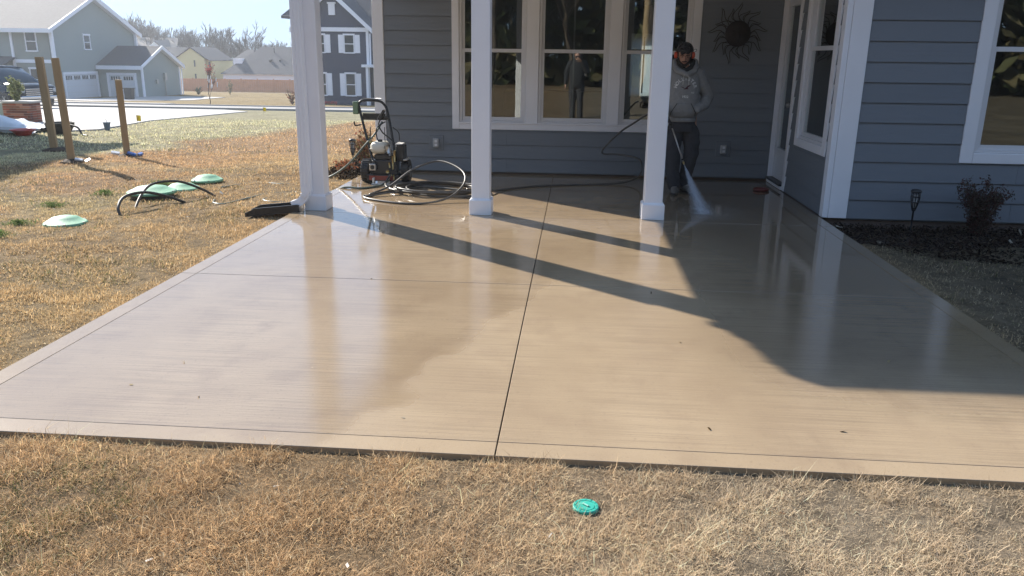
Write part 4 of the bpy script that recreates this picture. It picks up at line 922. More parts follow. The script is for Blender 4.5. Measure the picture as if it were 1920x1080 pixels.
shrub(-16.05, 22.25, .62, .26, 'pale green potted shrub standing on the brick wall in front of the dark truck', 26, 1500, (.36, .36, .20), (.20, .24, .12), ls=.035, zoff=.62)
# plastic sheet heap, board, red tray, tub
ps = MB(); nx, ny = 46, 20
for j in range(ny):
    for i in range(nx):
        u, v = i/(nx-1), j/(ny-1); x = -15.9+u*3.6; y = 17.9+v*1.6-u*.5
        hgt = (.34*math.sin(math.pi*v)*(.35+.65*math.sin(math.pi*min(1, u*1.05)))*(.5+vn(u*5, v*2.4, 1.6, 4))+.16*(abs(vn(u*26, v*10, 1, 3)-.5)-.12))
        ps.v.append((x, y, float(zt(y))+max(hgt, -.02)))
for j in range(ny-1):
    for i in range(nx-1): k = j*nx+i; ps.f.append((k, k+1, k+nx+1, k+nx))
o = obj('plastic_sheet_heap', ps, M['sheet'], smooth=True); tag(o, 'crumpled white plastic sheeting heaped beside the brick wall', 'plastic sheeting')
bd = obj('grey_board', MB().obox((-13.3, 17.1, -.20), (2.6, .5, .05), (0, R(1), R(-4))), M['concrete_far'], bevel=.006); tag(bd, 'pale flat board lying across the heap of sheeting', 'board')
rt = obj('red_tray', MB().lathe([(.14, .0), (.22, .10), (.26, .11), (.25, .13), (.21, .12), (.12, .03)], (-12.05, 16.75, float(zt(16.85))), 16), M['redplastic']); tag(rt, 'red plastic tray on the ground in front of the white sheeting', 'tray')
tb = thing('black_tub', (-11.75, 17.6, -.35), 'black plastic tub and tubing behind the wooden posts', 'tub'); z = float(zt(17.6))
obj('tub_shell', MB().lathe([(.20, 0), (.30, .17), (.31, .25), (.28, .25), (.18, .03)], (-11.75, 17.6, z), 20), M['black'], tb)
obj('tubing', MB().tube(spline([(-11.5, 17.5, z+.22), (-11.2, 17.4, z+.16), (-11.05, 17.3, z+.02), (-10.8, 17.1, z+.01)], 5), .022, 6), M['black'], tb, smooth=True)
# dark red disc by the door
dd = obj('red_disc', MB().lathe([(.085, 0), (.095, .012), (.09, .03), (.06, .04), (.01, .042)], (2.22, 9.62, .0), 24), mat('dark_red_plastic', (.14, .02, .018), .4), smooth=True); tag(dd, 'dark red round disc lying on the patio beside the door step', 'disc')

# ------------------------------------------------------------------ pickup on the drive
tr = thing('parked_truck', (-25.6, 35.6, -1.07), 'dark blue pickup truck parked on the concrete drive at the left', 'truck')
zt_ = float(zt(35.5)); MT = Matrix.Translation((-24.35, 35.35, zt_+.02)) @ Matrix.Rotation(R(-24), 4, 'Z')
def tv(mb): mb.v = [tuple(MT @ Vector(p)) for p in mb.v]; return mb
def hull(sec, W, crown=.0):
    mb = MB(); m = len(sec)
    for (x, zb, ztop, w) in sec:
        mb.v += [(x, -w/2*.94, zb), (x, -w/2, zb+(ztop-zb)*.35), (x, -w/2*.97, zb+(ztop-zb)*.8), (x, -w/2*.86, ztop), (x, 0, ztop+crown), (x, w/2*.86, ztop), (x, w/2*.97, zb+(ztop-zb)*.8), (x, w/2, zb+(ztop-zb)*.35), (x, w/2*.94, zb)]
    for i in range(m-1):
        for k in range(8): a = i*9+k; mb.f.append((a, a+1, a+10, a+9))
        mb.f.append((i*9+8, i*9, i*9+9, i*9+17))
    mb.f += [tuple(range(9))[::-1], tuple((m-1)*9+k for k in range(9))]; return mb
b_ = tv(hull([(-5.4, .45, 1.05, 1.85), (-3.5, .38, 1.08, 1.95), (-1.7, .36, 1.12, 1.97), (-1.2, .40, 1.10, 1.96), (-.5, .42, 1.07, 1.92), (-.12, .40, 1.0, 1.84), (0, .42, .90, 1.72)], 1.9, .04))
body = obj('body', b_, M['carpaint'], tr, smooth=True)
obj('cab', tv(hull([(-4.0, 1.05, 1.15, 1.85), (-3.7, 1.05, 1.72, 1.62), (-2.6, 1.05, 1.80, 1.55), (-2.2, 1.05, 1.74, 1.55), (-1.25, 1.05, 1.14, 1.8)], 1.8, .02)), M['carglass'], tr, smooth=True)
obj('roof_panel', tv(hull([(-3.75, 1.68, 1.75, 1.5), (-2.9, 1.74, 1.84, 1.5), (-2.25, 1.70, 1.78, 1.45)], 1.5, .02)), M['carpaint'], tr, smooth=True)
for yy in (-.93, .93):
    for xx in (-.95, -4.3):
        w = obj('wheel', tv(MB().tube([(xx, yy-.11, .38), (xx, yy-.09, .38), (xx, yy+.09, .38), (xx, yy+.11, .38)], [.34, .38, .38, .34], 24)), M['black'], tr)
        rm = MB().tube([(xx, yy-.125*np.sign(-yy)*-1, .38), (xx, yy+.0, .38)], .22, 20)
        for k in range(6): a = k*math.pi/3; rm.obox((xx+.11*math.cos(a), yy+(.128 if yy > 0 else -.128), .38+.11*math.sin(a)), (.2, .02, .035), (0, -a, 0))
        obj('rim', tv(rm), M['steel'], w)
gr = MB()
for k in range(4): gr.obox((.02, 0, .62+k*.085), (.03, 1.25, .04))
obj('grille', tv(gr), M['chrome'], tr, bevel=.005)
obj('bumper', tv(MB().obox((.06, 0, .50), (.14, 1.8, .14))), M['chrome'], tr, bevel=.03)
for yy in (-.78, .78): obj('headlight', tv(MB().obox((-.03, yy, .82), (.12, .26, .17))), M['outlet'], tr, bevel=.02)

# ------------------------------------------------------------------ houses across the road
def fwin(parent, x0, x1, z0, z1, y, face='front', tr_=.09, sh=False):
    """far window: trim, glass, meeting rail; face 'front' looks along -y, 'side' along +x (then x is y)"""
    def B(mb, u0, u1, d0, d1, a, b):
        if face == 'front': mb.box(u0, u1, y-d1, y-d0, a, b)
        else: mb.box(y+d0, y+d1, u0, u1, a, b)
        return mb
    m = MB(); B(m, x0-tr_, x0, .0, .06, z0-tr_, z1+tr_); B(m, x1, x1+tr_, .0, .06, z0-tr_, z1+tr_); B(m, x0-tr_*1.6, x1+tr_*1.6, .0, .09, z1+.001, z1+tr_*1.8); B(m, x0-tr_*1.4, x1+tr_*1.4, .0, .1, z0-tr_*1.2, z0); B(m, x0, x1, .0, .045, (z0+z1)/2-.03, (z0+z1)/2+.03)
    w = obj('window', m, M['white'], parent); obj('pane', B(MB(), x0, x1, .005, .02, z0, z1), M['farglass'], w)
    if sh:
        for a, b in ((x0-tr_-.42, x0-tr_-.02), (x1+tr_+.02, x1+tr_+.42)): obj('shutter', B(MB(), a, b, .0, .05, z0-.05, z1+.05), M['white'], parent)
    return w
gh = thing('sage_house', (-46.5, 70, -2.7), 'large sage green house with white trim, two white garage doors and pale roof', 'house')
obj('wall', MB().box(-62, -46.5, 70, 84, -4, 3.5).prism([(70, 3.5), (84, 3.5), (77, 6.3)], -46.75, -46.5, 'x'), M['sage'], gh)
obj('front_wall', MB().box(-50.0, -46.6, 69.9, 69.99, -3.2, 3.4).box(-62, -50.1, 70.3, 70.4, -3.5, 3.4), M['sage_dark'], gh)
mb = MB(); slab8(mb, [(-62, 69.3, 3.22), (-46.1, 69.3, 3.22), (-46.1, 77, 6.55), (-62, 77, 6.55), (-62, 69.3, 3.08), (-46.1, 69.3, 3.08), (-46.1, 77, 6.4), (-62, 77, 6.4)])
slab8(mb, [(-62, 77, 6.55), (-46.1, 77, 6.55), (-46.1, 84.7, 3.22), (-62, 84.7, 3.22), (-62, 77, 6.4), (-46.1, 77, 6.4), (-46.1, 84.7, 3.08), (-62, 84.7, 3.08)]); obj('roof', mb, M['roof_light'], gh)
tm = MB(); tm.box(-46.46, -46.2, 69.86, 70.1, -2.9, 3.3); tm.box(-50.12, -49.9, 69.80, 69.899, -2.9, 3.3); tm.box(-62, -46.05, 69.25, 69.35, 2.95, 3.3); tm.box(-49.9, -46.47, 69.83, 69.899, .38, .68); tm.box(-46.46, -46.2, 83.8, 84.05, -2.9, 3.3)
slab8(tm, [(-46.12, 69.3, 3.25), (-46.02, 69.3, 3.25), (-46.02, 77, 6.58), (-46.12, 77, 6.58), (-46.12, 69.3, 2.9), (-46.02, 69.3, 2.9), (-46.02, 77, 6.22), (-46.12, 77, 6.22)])
slab8(tm, [(-46.5, 77, 6.56), (-46.02, 77, 6.56), (-46.02, 84.7, 3.25), (-46.5, 84.7, 3.25), (-46.5, 77, 6.1), (-46.02, 77, 6.1), (-46.02, 84.7, 2.8), (-46.5, 84.7, 2.8)])
obj('trim', tm, M['white'], gh)
fwin(gh, -48.65, -47.75, 1.45, 3.0, 69.9); fwin(gh, -48.65, -47.75, -1.95, -.15, 69.9); fwin(gh, -52.5, -51.4, 1.3, 2.9, 70.3); fwin(gh, -52.3, -51.4, -1.9, -.3, 70.3)
fwin(gh, 75.0, 75.9, 1.65, 2.85, -46.5, 'side')
mb = MB(); slab8(mb, [(-56, 67.5, .0), (-49.9, 67.5, .0), (-49.9, 70.2, 1.0), (-56, 70.2, 1.0), (-56, 67.5, -.15), (-49.9, 67.5, -.15), (-49.9, 70.2, .85), (-56, 70.2, .85)]); obj('porch_roof', mb, M['roof'], gh)
obj('porch_beam', MB().box(-56, -49.95, 67.6, 67.8, -.5, -.16).box(-50.2, -50.0, 67.62, 67.78, -2.9, -.5).box(-50.1, -49.96, 67.7, 69.8, -.5, -.2), M['white'], gh)
def gdoor(parent, a, b, z0, z1, y, face, n):
    def B(mb, u0, u1, d0, d1, p, q):
        if face == 'front': mb.box(u0, u1, y-d1, y-d0, p, q)
        else: mb.box(y+d0, y+d1, u0, u1, p, q)
        return mb
    d = obj('garage_door', B(MB(), a, b, .0, .03, z0, z1), M['garage'], parent)
    for k in range(1, 4): z = z0+(z1-z0)*k/4; obj('panel_joint', B(MB(), a, b, .031, .034, z-.01, z+.01), M['pale'], d)
    cs = MB(); B(cs, a-.2, a, .0, .1, z0, z1+.2); B(cs, b, b+.2, .0, .1, z0, z1+.2); B(cs, a, b, .0, .1, z1, z1+.2); obj('door_trim', cs, M['white'], parent)
    w = (b-a)/n
    for k in range(n):
        u0 = a+w*k+w*.14; u1 = a+w*(k+1)-w*.14; o = obj('door_window', B(MB(), u0, u1, .03, .045, z1-.48, z1-.14), M['farglass'], d)
        m = MB()
        for q in range(1, 4): x = u0+(u1-u0)*q/4; B(m, x-.02, x+.02, .046, .05, z1-.48, z1-.14)
        obj('grid', m, M['white'], d)
gdoor(gh, 71.3, 76.3, -2.8, -.62, -46.5, 'side', 4)
obj('garage_wing', MB().box(-46.49, -42.2, 76.8, 84.4, -4, .12).prism([(76.8, .12), (84.4, .12), (80.6, 1.75)], -46.49, -42.2, 'x'), M['sage'], gh)
gdoor(gh, -45.5, -42.9, -2.85, -.74, 76.8, 'front', 2)
mb = MB(); slab8(mb, [(-46.49, 76.3, .12), (-41.85, 76.3, .12), (-41.85, 80.6, 2.02), (-46.49, 80.6, 2.02), (-46.49, 76.3, 0), (-41.85, 76.3, 0), (-41.85, 80.6, 1.88), (-46.49, 80.6, 1.88)])
slab8(mb, [(-46.49, 80.6, 2.02), (-41.85, 80.6, 2.02), (-41.85, 84.9, .12), (-46.49, 84.9, .12), (-46.49, 80.6, 1.88), (-41.85, 80.6, 1.88), (-41.85, 84.9, 0), (-46.49, 84.9, 0)]); obj('wing_roof', mb, M['roof'], gh)
tm = MB(); tm.box(-46.4, -41.8, 76.22, 76.32, -.22, .14).box(-42.2, -42.05, 76.7, 76.95, -3, -.05).box(-42.25, -42.1, 84.25, 84.45, -3.2, -.05).tube([(-42.0, 76.6, -.1), (-42.05, 76.6, -2.8), (-41.8, 76.5, -2.95)], .07, 6).tube([(-42.0, 84.6, -.1), (-42.05, 84.6, -2.9), (-41.8, 84.6, -3.05)], .07, 6)
slab8(tm, [(-41.86, 76.25, .15), (-41.76, 76.25, .15), (-41.76, 80.6, 2.07), (-41.86, 80.6, 2.07), (-41.86, 76.25, -.12), (-41.76, 76.25, -.12), (-41.76, 80.6, 1.76), (-41.86, 80.6, 1.76)])
slab8(tm, [(-42.2, 80.6, 2.07), (-41.76, 80.6, 2.07), (-41.76, 84.95, .15), (-42.2, 84.95, .15), (-42.2, 80.6, 1.7), (-41.76, 80.6, 1.7), (-41.76, 84.95, -.25), (-42.2, 84.95, -.25)]); obj('wing_trim', tm, M['white'], gh)
ut = thing('utility_meter', (-42.1, 81.2, -1.9), 'grey electric meter box on the end wall of the sage garage wing', 'meter'); obj('meter_box', MB().box(-42.19, -41.95, 80.9, 81.3, -1.3, -.6).tube([(-42.1, 81.1, -1.3), (-42.1, 81.1, -2.9)], .05, 6), M['steel'], ut); obj('meter_dial', MB().box(-42.19, -42.0, 79.3, 79.6, -1.6, -1.2), M['steel'], ut)
wb = thing('wheelie_bin', (-38.8, 68.3, -2.6), 'dark wheeled bin standing on the sage house driveway', 'bin'); z = float(zt(68.3)); 
obj('bin_body', MB().prism([(-39.1, z+.05), (-38.55, z+.05), (-38.45, z+.95), (-39.15, z+.95)], 68, 68.6, 'y'), M['blackmetal'], wb, bevel=.03); obj('bin_lid', MB().box(-39.2, -38.4, 67.95, 68.65, z+.955, z+1.02), M['blackmetal'], wb, bevel=.02)
# navy house
nh = thing('navy_house', (-18.5, 62, -2.3), 'navy blue two storey house with white shutters and front gable', 'house')
obj('wall', MB().box(-21.4, -15.9, 62, 74, -4, 3.4).prism([(-21.4, 3.4), (-15.9, 3.4), (-18.65, 5.9)], 62, 62.2, 'y').box(-15.9, -9, 63.6, 74, -4, 3.4), M['navy'], nh)
obj('band', MB().box(-21.6, -15.85, 61.86, 62.0, 3.12, 3.42).box(-16.05, -15.85, 61.9, 62.0, -2.3, 3.12).tube([(-15.72, 61.85, 3.0), (-15.74, 61.85, .75), (-15.6, 61.8, .6)], .06, 6).box(-21.45, -21.25, 61.9, 62.0, -2.3, 3.12), M['white'], nh)
mb = MB(); slab8(mb, [(-21.8, 61.6, 3.3), (-18.65, 61.6, 6.15), (-18.65, 70, 6.15), (-21.8, 70, 3.3), (-21.8, 61.6, 3.15), (-18.65, 61.6, 6.0), (-18.65, 70, 6.0), (-21.8, 70, 3.15)]); slab8(mb, [(-18.65, 61.6, 6.15), (-15.5, 61.6, 3.3), (-15.5, 70, 3.3), (-18.65, 70, 6.15), (-18.65, 61.6, 6.0), (-15.5, 61.6, 3.15), (-15.5, 70, 3.15), (-18.65, 70, 6.0)])
slab8(mb, [(-24, 66, 4.4), (-8, 63.2, 3.2), (-8, 70, 8.5), (-20, 70, 8.5), (-24, 66, 4.2), (-8, 63.2, 3.0), (-8, 70, 8.3), (-20, 70, 8.3)]); obj('roof', mb, M['roof'], nh)
tm = MB(); 
for s in (-1, 1):
    e0, e1 = -18.65+s*3.15, -18.65
    slab8(tm, [(e0, 61.52, 3.34), (e1, 61.52, 6.19), (e1, 61.62, 6.19), (e0, 61.62, 3.34), (e0, 61.52, 3.0), (e1, 61.52, 5.8), (e1, 61.62, 5.8), (e0, 61.62, 3.0)])
obj('rake', tm, M['white'], nh)
obj('gable_vent', MB().box(-18.85, -18.35, 61.9, 62.0, 4.3, 5.1).box(-18.92, -18.28, 61.88, 61.999, 5.1, 5.22), M['white'], nh)
for x0 in (-20.0, -17.72):
    fwin(nh, x0, x0+.68, 1.62, 2.85, 62, 'front', .07, True); fwin(nh, x0, x0+.68, -1.55, .02, 62, 'front', .07, True)
obj('porch', MB().box(-16.3, -9, 61.2, 63.5, .55, .75).box(-16.0, -15.8, 61.3, 61.5, -2.3, .55).box(-12.6, -12.4, 61.3, 61.5, -2.3, .55), M['white'], nh)
fb = thing('red_flower_bed', (-18.8, 61.2, -2.3), 'low patch of red flowers in front of the navy house', 'flowers')
P = RNG.random((260, 3))*np.array([1.4, .5, .22])+np.array([-19.6, 60.6, -2.2]); leafcloud(P, None, .05, np.array([.6, .08, .07])*(.6+.6*RNG.random((260, 1))), 'blooms', M['leaves'], fb)['kind'] = 'stuff'; obj('flower_base', MB().box(-19.5, -18.3, 60.7, 61.0, -2.35, -2.15), M['leaf_green'], fb)
# yellow house, white gable house, ranch house
yh = thing('yellow_house', (-60, 125, -4.4), 'pale yellow house with grey roof behind the wooden fence', 'house')
obj('wall', MB().box(-62.9, -58.2, 125, 134, -6, .46).prism([(-62.9, .46), (-58.2, .46), (-60.3, 2.05)], 125, 134, 'y').box(-58.2, -57.5, 126, 134, -6, .35).box(-67, -62.9, 127, 134, -6, .1), M['yellow'], yh)
mb = MB(); slab8(mb, [(-63.2, 124.8, .35), (-60.3, 124.8, 2.25), (-60.3, 134, 2.25), (-63.2, 134, .35), (-63.2, 124.8, .25), (-60.3, 124.8, 2.12), (-60.3, 134, 2.12), (-63.2, 134, .25)]); slab8(mb, [(-60.3, 124.8, 2.25), (-57.3, 124.8, .3), (-57.3, 134, .3), (-60.3, 134, 2.25), (-60.3, 124.8, 2.12), (-57.3, 124.8, .18), (-57.3, 134, .18), (-60.3, 134, 2.12)])
slab8(mb, [(-69, 126.5, .05), (-60.5, 126.5, .05), (-60.5, 130, 2.2), (-67, 130, 2.2), (-69, 126.5, -.1), (-60.5, 126.5, -.1), (-60.5, 130, 2.05), (-67, 130, 2.05)]); obj('roof', mb, M['roof'], yh)
obj('window', MB().box(-59.9, -59.7, 124.9, 124.99, -.7, .25).box(-59.9, -59.7, 124.9, 124.99, -2.6, -1.8).box(-58.0, -57.7, 125.9, 125.99, -.8, .1), M['farglass'], yh)
wh = thing('white_gable_house', (-75, 140, -5), 'distant grey roofed house with a white gable between sage roof and trees', 'house')
obj('wall', MB().box(-80, -68.5, 140, 150, -6, 1.2), M['white'], wh); obj('gable', MB().prism([(-76.2, 1.2), (-71.0, 1.2), (-73.4, 3.2)], 139.2, 145, 'y'), M['white'], wh)
mb = MB(); slab8(mb, [(-82, 139.5, 1.2), (-70, 139.5, 1.0), (-72, 145, 3.9), (-80, 145, 3.9), (-82, 139.5, 1.0), (-70, 139.5, .8), (-72, 145, 3.7), (-80, 145, 3.7)]); slab8(mb, [(-73.4, 139.0, 3.3), (-69.6, 139.0, .3), (-69.6, 146, .3), (-73.4, 146, 3.6), (-73.4, 139, 3.1), (-69.6, 139, .1), (-69.6, 146, .1), (-73.4, 146, 3.4)]); obj('roof', mb, M['roof_light'], wh)
rh = thing('ranch_house', (-50, 125, -4.4), 'long low house with broad grey roof and white wall behind the fence', 'house')
obj('wall', MB().box(-55.4, -36, 125, 136, -6, -1.6).box(-54.4, -53.0, 127, 130, -1.6, .6), M['white'], rh)
mb = MB(); mb.v = [(-55.7, 124.6, -1.75), (-35.5, 124.6, -1.75), (-35.5, 131, 2.45), (-51.2, 131, 2.45), (-55.7, 137, -1.75), (-35.5, 137, -1.75)]; mb.f = [(0, 1, 2, 3), (0, 3, 4), (3, 2, 5, 4), (1, 5, 2), (0, 4, 5, 1)]
mb.v += [(-55, 128, .4), (-52, 128, .4), (-52.4, 131, 2.0), (-53.6, 131, 2.0), (-55, 134, .4), (-52, 134, .4)]; mb.f += [(6, 7, 8, 9), (6, 9, 10), (7, 11, 8), (9, 8, 11, 10), (6, 10, 11, 7)]
obj('roof', mb, M['roof'], rh); obj('roof_vents', MB().box(-48.7, -48.3, 127.4, 127.7, .1, .5).box(-47.2, -46.9, 127.6, 127.9, .2, .5).tube([(-48.6, 129.6, 1.5), (-48.6, 129.6, 2.3)], .08, 5), M['blackmetal'], rh)
# fence
fn = thing('wooden_fence', (-50, 116, -4.2), 'long cedar privacy fence across the far lawn behind the houses', 'fence')
zf = float(zt(116)); me = None
for k in range(8):
    x0 = -58.4+k*2.42
    if me is None:
        mb = MB()
        for q in range(15): mb.box(q*.16+.006, q*.16+.154, -.02 if q % 2 else -.035, 0, .05, 1.84)
        me = mb.mesh('fence_panel'); me.materials.append(M['cedar']); pm_ = MB().box(-.05, .05, -.08, .04, 0, 1.95).mesh('fence_post'); pm_.materials.append(M['cedar'])
    link('fence_panel', me, fn, (x0, 116, zf)); link('fence_post', pm_, fn, (x0-.01, 116, zf))

# ------------------------------------------------------------------ trees
def tree_mesh(seed, h, spread, depth=5, r0=.16, nb=3, sides=4, twig=.02):
    rnd = random.Random(seed); mb = MB(); tips = []
    def grow(p, d, l, r, k):
        q = p+d*l*.5+Vector((rnd.gauss(0, .06), rnd.gauss(0, .06), 0))*l; e = q+(d+Vector((rnd.gauss(0, .15), rnd.gauss(0, .15), .08))).normalized()*l*.5
        mb.tube([p, q, e], [r, r*.82, r*.62], sides if k < 2 else 3, cap=False)
        if k >= depth: tips.append(e); return
        for i in range(nb if k else nb+1):
            a = rnd.uniform(0, 6.28); s = rnd.uniform(.3, .8)*spread; nd = (d+Vector((math.cos(a)*s, math.sin(a)*s, rnd.uniform(-.05, .35)))).normalized()
            grow(q.lerp(e, rnd.uniform(.2, 1)) if i else e, nd, l*rnd.uniform(.6, .82), max(r*.58, twig), k+1)
    grow(Vector((0, 0, -.3)), Vector((0, 0, 1)), h*.30, r0, 0); return mb, tips
tv_ = []
for s in range(5):
    mb, tips = tree_mesh(s+5, 11, .75, 5, .2, 3, 4, .030); me = mb.mesh('branches'); me.materials.append(M['bark_far']); tv_.append(me)
names = ['tall bare tree with fine grey twigs', 'bare spreading tree', 'slim bare tree', 'bare grey tree with a forked crown', 'bushy bare tree']
where = ['behind the sage roof', 'above the white gable', 'behind the yellow house', 'right of the yellow house', 'between the yellow and ranch roofs', 'behind the ranch roof', 'near the white post']
xs_ = np.linspace(-97, -59, 31); rt_ = random.Random(4)
_o = 'first second third fourth fifth sixth seventh eighth ninth tenth eleventh twelfth thirteenth fourteenth fifteenth sixteenth seventeenth eighteenth nineteenth twentieth'.split()
ORD = _o+['twenty-'+q for q in _o[:9]]+['thirtieth', 'thirty-first', 'thirty-second']
where = ['behind the sage roof', 'above the white gable', 'behind the yellow house', 'right of the yellow house', 'before the ranch roof', 'behind the ranch roof', 'near the white post']
names = ['tall bare tree', 'spreading bare tree', 'slim bare tree', 'forked bare tree', 'bushy bare tree']
for i, x in enumerate(xs_):
    x = x+rt_.uniform(-.8, .8); y = 150+rt_.uniform(-8, 12); sc = (1.25 if x < -73 else 1.08)*rt_.uniform(.85, 1.12)
    z = float(zt(y)); t = thing('bare_tree', (x, y, z), '%s on the skyline %s, number %d from the left' % (names[i % 5], where[min(6, max(0, int((x+97)/36*4.6)))], i+1), 'tree', 'bare trees along the skyline'); t['label'] = '%s %s, %s skyline tree from left' % (names[i % 5], where[min(6, max(0, int((x+97)/36*4.6)))], ORD[i])
    t.scale = (sc, sc, sc); t.rotation_euler.z = rt_.uniform(0, 6); c = bpy.data.objects.new('branches', tv_[i % 5]); col.objects.link(c); c.parent = t
for i, x in enumerate((-57.5, -53.5, -50.5, -49.0)):
    y = 148; z = float(zt(y)); t = thing('bare_tree', (x, y, z), ['small bare tree rising above the ranch roof ridge, left one', 'small bare tree above the middle of the ranch roof', 'thin bare tree above the ranch roof near the post', 'bare tree over the ranch roof beside the white post'][i], 'tree', 'bare trees along the skyline')
    t.scale = (.95, .95, .95); t.rotation_euler.z = i; c = bpy.data.objects.new('branches', tv_[(i+2) % 5]); col.objects.link(c); c.parent = t
# a thicket that reads as one mass
n = 26000; P = np.stack([RNG.uniform(-112, -45, n), RNG.uniform(156, 172, n), RNG.random(n)], 1)
hh = 6.4+3.8*vn(P[:, 0], P[:, 1], .14, 3)+np.clip((-74-P[:, 0])/12, 0, 1)*1.2; P[:, 2] = -6.2+P[:, 2]**.8*hh
o = leafcloud(P, None, .5, np.array([.065, .058, .048])*(.6+.8*RNG.random((n, 1)))+np.array([.02, .04, .0])*(RNG.random((n, 1)) < .2), 'far_wood', M['leaves'], None, .12); tag(o, kind='stuff')
# a golden leafed tree in the skyline
gt_ = thing('golden_tree', (-82.5, 146, -5.2), 'rounded tree with yellowish leaves between the bare trees', 'tree'); me = tv_[1]; c = link('branches', me, gt_, (-82.5, 146, -5.2)); c.scale = (.8, .8, .8)
v = RNG.normal(size=(900, 3)); v = v/np.linalg.norm(v, axis=1)[:, None]*RNG.random((900, 1))**.4*np.array([2.4, 2.4, 2.6])+np.array([-82.5, 146, 1.6]); leafcloud(v, None, .22, np.array([.36, .29, .13])*(.6+.7*RNG.random((900, 1))), 'crown', M['leaves'], gt_)
# young tree with red leaves and white streamers
yt = thing('young_red_tree', (-24.6, 53, -1.9), 'slender young tree with a few red leaves and white ornaments on the far verge', 'tree'); zz = float(zt(53))
mb, tips = tree_mesh(21, 3.4, .42, 4, .035, 3, 4, .009); mb.v = [(a-24.6, b+53, c+zz) for a, b, c in mb.v]; obj('branches', mb, M['bark'], yt)
tp = np.array([(t.x-24.6, t.y+53, t.z+zz) for t in tips]); P = tp[RNG.integers(0, len(tp), 260)]+RNG.normal(size=(260, 3))*.08
P = P[P[:, 2] > zz+1.8]; leafcloud(P, None, .045, np.array([.45, .10, .09])*(.6+.7*RNG.random((len(P), 1))), 'red_leaves', M['leaves'], yt)
mb = MB()
for k in range(12): p = tp[RNG.integers(0, len(tp))]; zz1 = zz+random.uniform(1.0, 1.7); mb.tube([(-24.6+random.uniform(-.7, .7), 53, zz1), (-24.6+random.uniform(-.7, .7)*.0+(p[0]+24.6)*.0+random.uniform(-.05, .05), 53, zz1+.22)] if 0 else [(p[0], p[1], zz1), (p[0]+.03, p[1], zz1+.22)], .03, 5)
obj('ornament', mb, M['white'], yt)
shrub(-21.1, 59.2, 1.0, .5, 'low shrub with reddish base on the lawn left of the navy house', 16, 500, (.12, .16, .10), (.4, .14, .10), ls=.06)
shrub(-40.4, 84.6, .8, .5, 'dark low shrub at the far corner of the sage garage wing', 14, 400, (.06, .08, .04), (.10, .12, .06), ls=.07)
shrub(-37.5, 86, 1.5, .35, 'pale feathery shrub standing before the cedar fence', 16, 400, (.36, .30, .18), (.2, .2, .12), ls=.06)

# ------------------------------------------------------------------ neighbour house left of the frame (its shade falls on the lawn)
nb = thing('neighbour_house', (-19, 14, 0), 'tall sage neighbour house beside the lawn, left of the drive', 'house')
obj('wall', MB().box(-26, -15.6, 6.6, 20.3, -1, 5.4), M['sage'], nb)
mb = MB(); slab8(mb, [(-26.4, 6.2, 5.35), (-15.2, 6.2, 5.35), (-16, 13.5, 8.0), (-26.4, 13.5, 8.0), (-26.4, 6.2, 5.2), (-15.2, 6.2, 5.2), (-16, 13.5, 7.8), (-26.4, 13.5, 7.8)]); slab8(mb, [(-26.4, 13.5, 8.0), (-16, 13.5, 8.0), (-15.2, 20.7, 5.35), (-26.4, 20.7, 5.35), (-26.4, 13.5, 7.8), (-16, 13.5, 7.8), (-15.2, 20.7, 5.2), (-26.4, 20.7, 5.2)]); obj('roof', mb, M['roof_light'], nb)

# ------------------------------------------------------------------ wood and pole behind the camera, seen in the panes
mb = MB(); rw = random.Random(9)
tt = []
for s in range(3):
    m2, tips = tree_mesh(40+s, 15, .6, 4, .2, 3, 5, .03); me = m2.mesh('limbs'); me.materials.append(M['bark']); tt.append((me, tips))
crown = []
for s in range(3):
    tp = np.array([tuple(t) for t in tt[s][1]]); n = 2600; P = tp[RNG.integers(0, len(tp), n)]+RNG.normal(size=(n, 3))*np.array([.7, .7, .6])
    u = RNG.random((n, 1)); c = (np.array([.25, .20, .10])*u+np.array([.12, .15, .07])*(1-u))*(.4+1.1*RNG.random((n, 1)))
    o = leafcloud(P, None, .16, c, 'crown', M['leaves'], None, .6); crown.append(o.data); bpy.data.objects.remove(o)
for i in range(15):
    x = -26+i*3.7+rw.uniform(-1, 1); y = -19+rw.uniform(-4, 3); t = thing('woodland_tree', (x, y, -.1), 'brown and green woodland tree mirrored in the windows, %s of fifteen from the left' % 'first second third fourth fifth sixth seventh eighth ninth tenth eleventh twelfth thirteenth fourteenth fifteenth'.split()[i], 'tree', 'woodland trees facing the house')
    s = rw.uniform(.75, 1.15); t.scale = (s, s, s); t.rotation_euler.z = rw.uniform(0, 6)
    for nm, me in (('limbs', tt[i % 3][0]), ('crown', crown[i % 3])): c = bpy.data.objects.new(nm, me); col.objects.link(c); c.parent = t
n = 60000; P = np.stack([RNG.uniform(-50, 55, n), RNG.uniform(-32, -23, n), RNG.random(n)], 1); P[:, 2] = P[:, 2]*(12.5+5*vn(P[:, 0], P[:, 1], .2, 3))
u = RNG.random((n, 1)); o = leafcloud(P, None, .5, (np.array([.21, .17, .09])*u+np.array([.09, .115, .055])*(1-u))*(.5+.9*RNG.random((n, 1))), 'wood_thicket', M['leaves'], None, .5); tag(o, kind='stuff')
pl = thing('utility_pole', (2.7, -13, 0), 'weathered wooden utility pole with a wire, seen mirrored in the windows', 'pole'); obj('pole', MB().tube([(2.7, -13, -.3), (2.65, -13, 9)], [.15, .11], 12), M['wood_stake'], pl); obj('wire', MB().tube(spline([(-40, -14, 8.2), (-15, -13.4, 5.6), (2.7, -13, 7.6), (25, -12.6, 6), (50, -12, 8)], 8), .018, 4), M['steel'], pl)

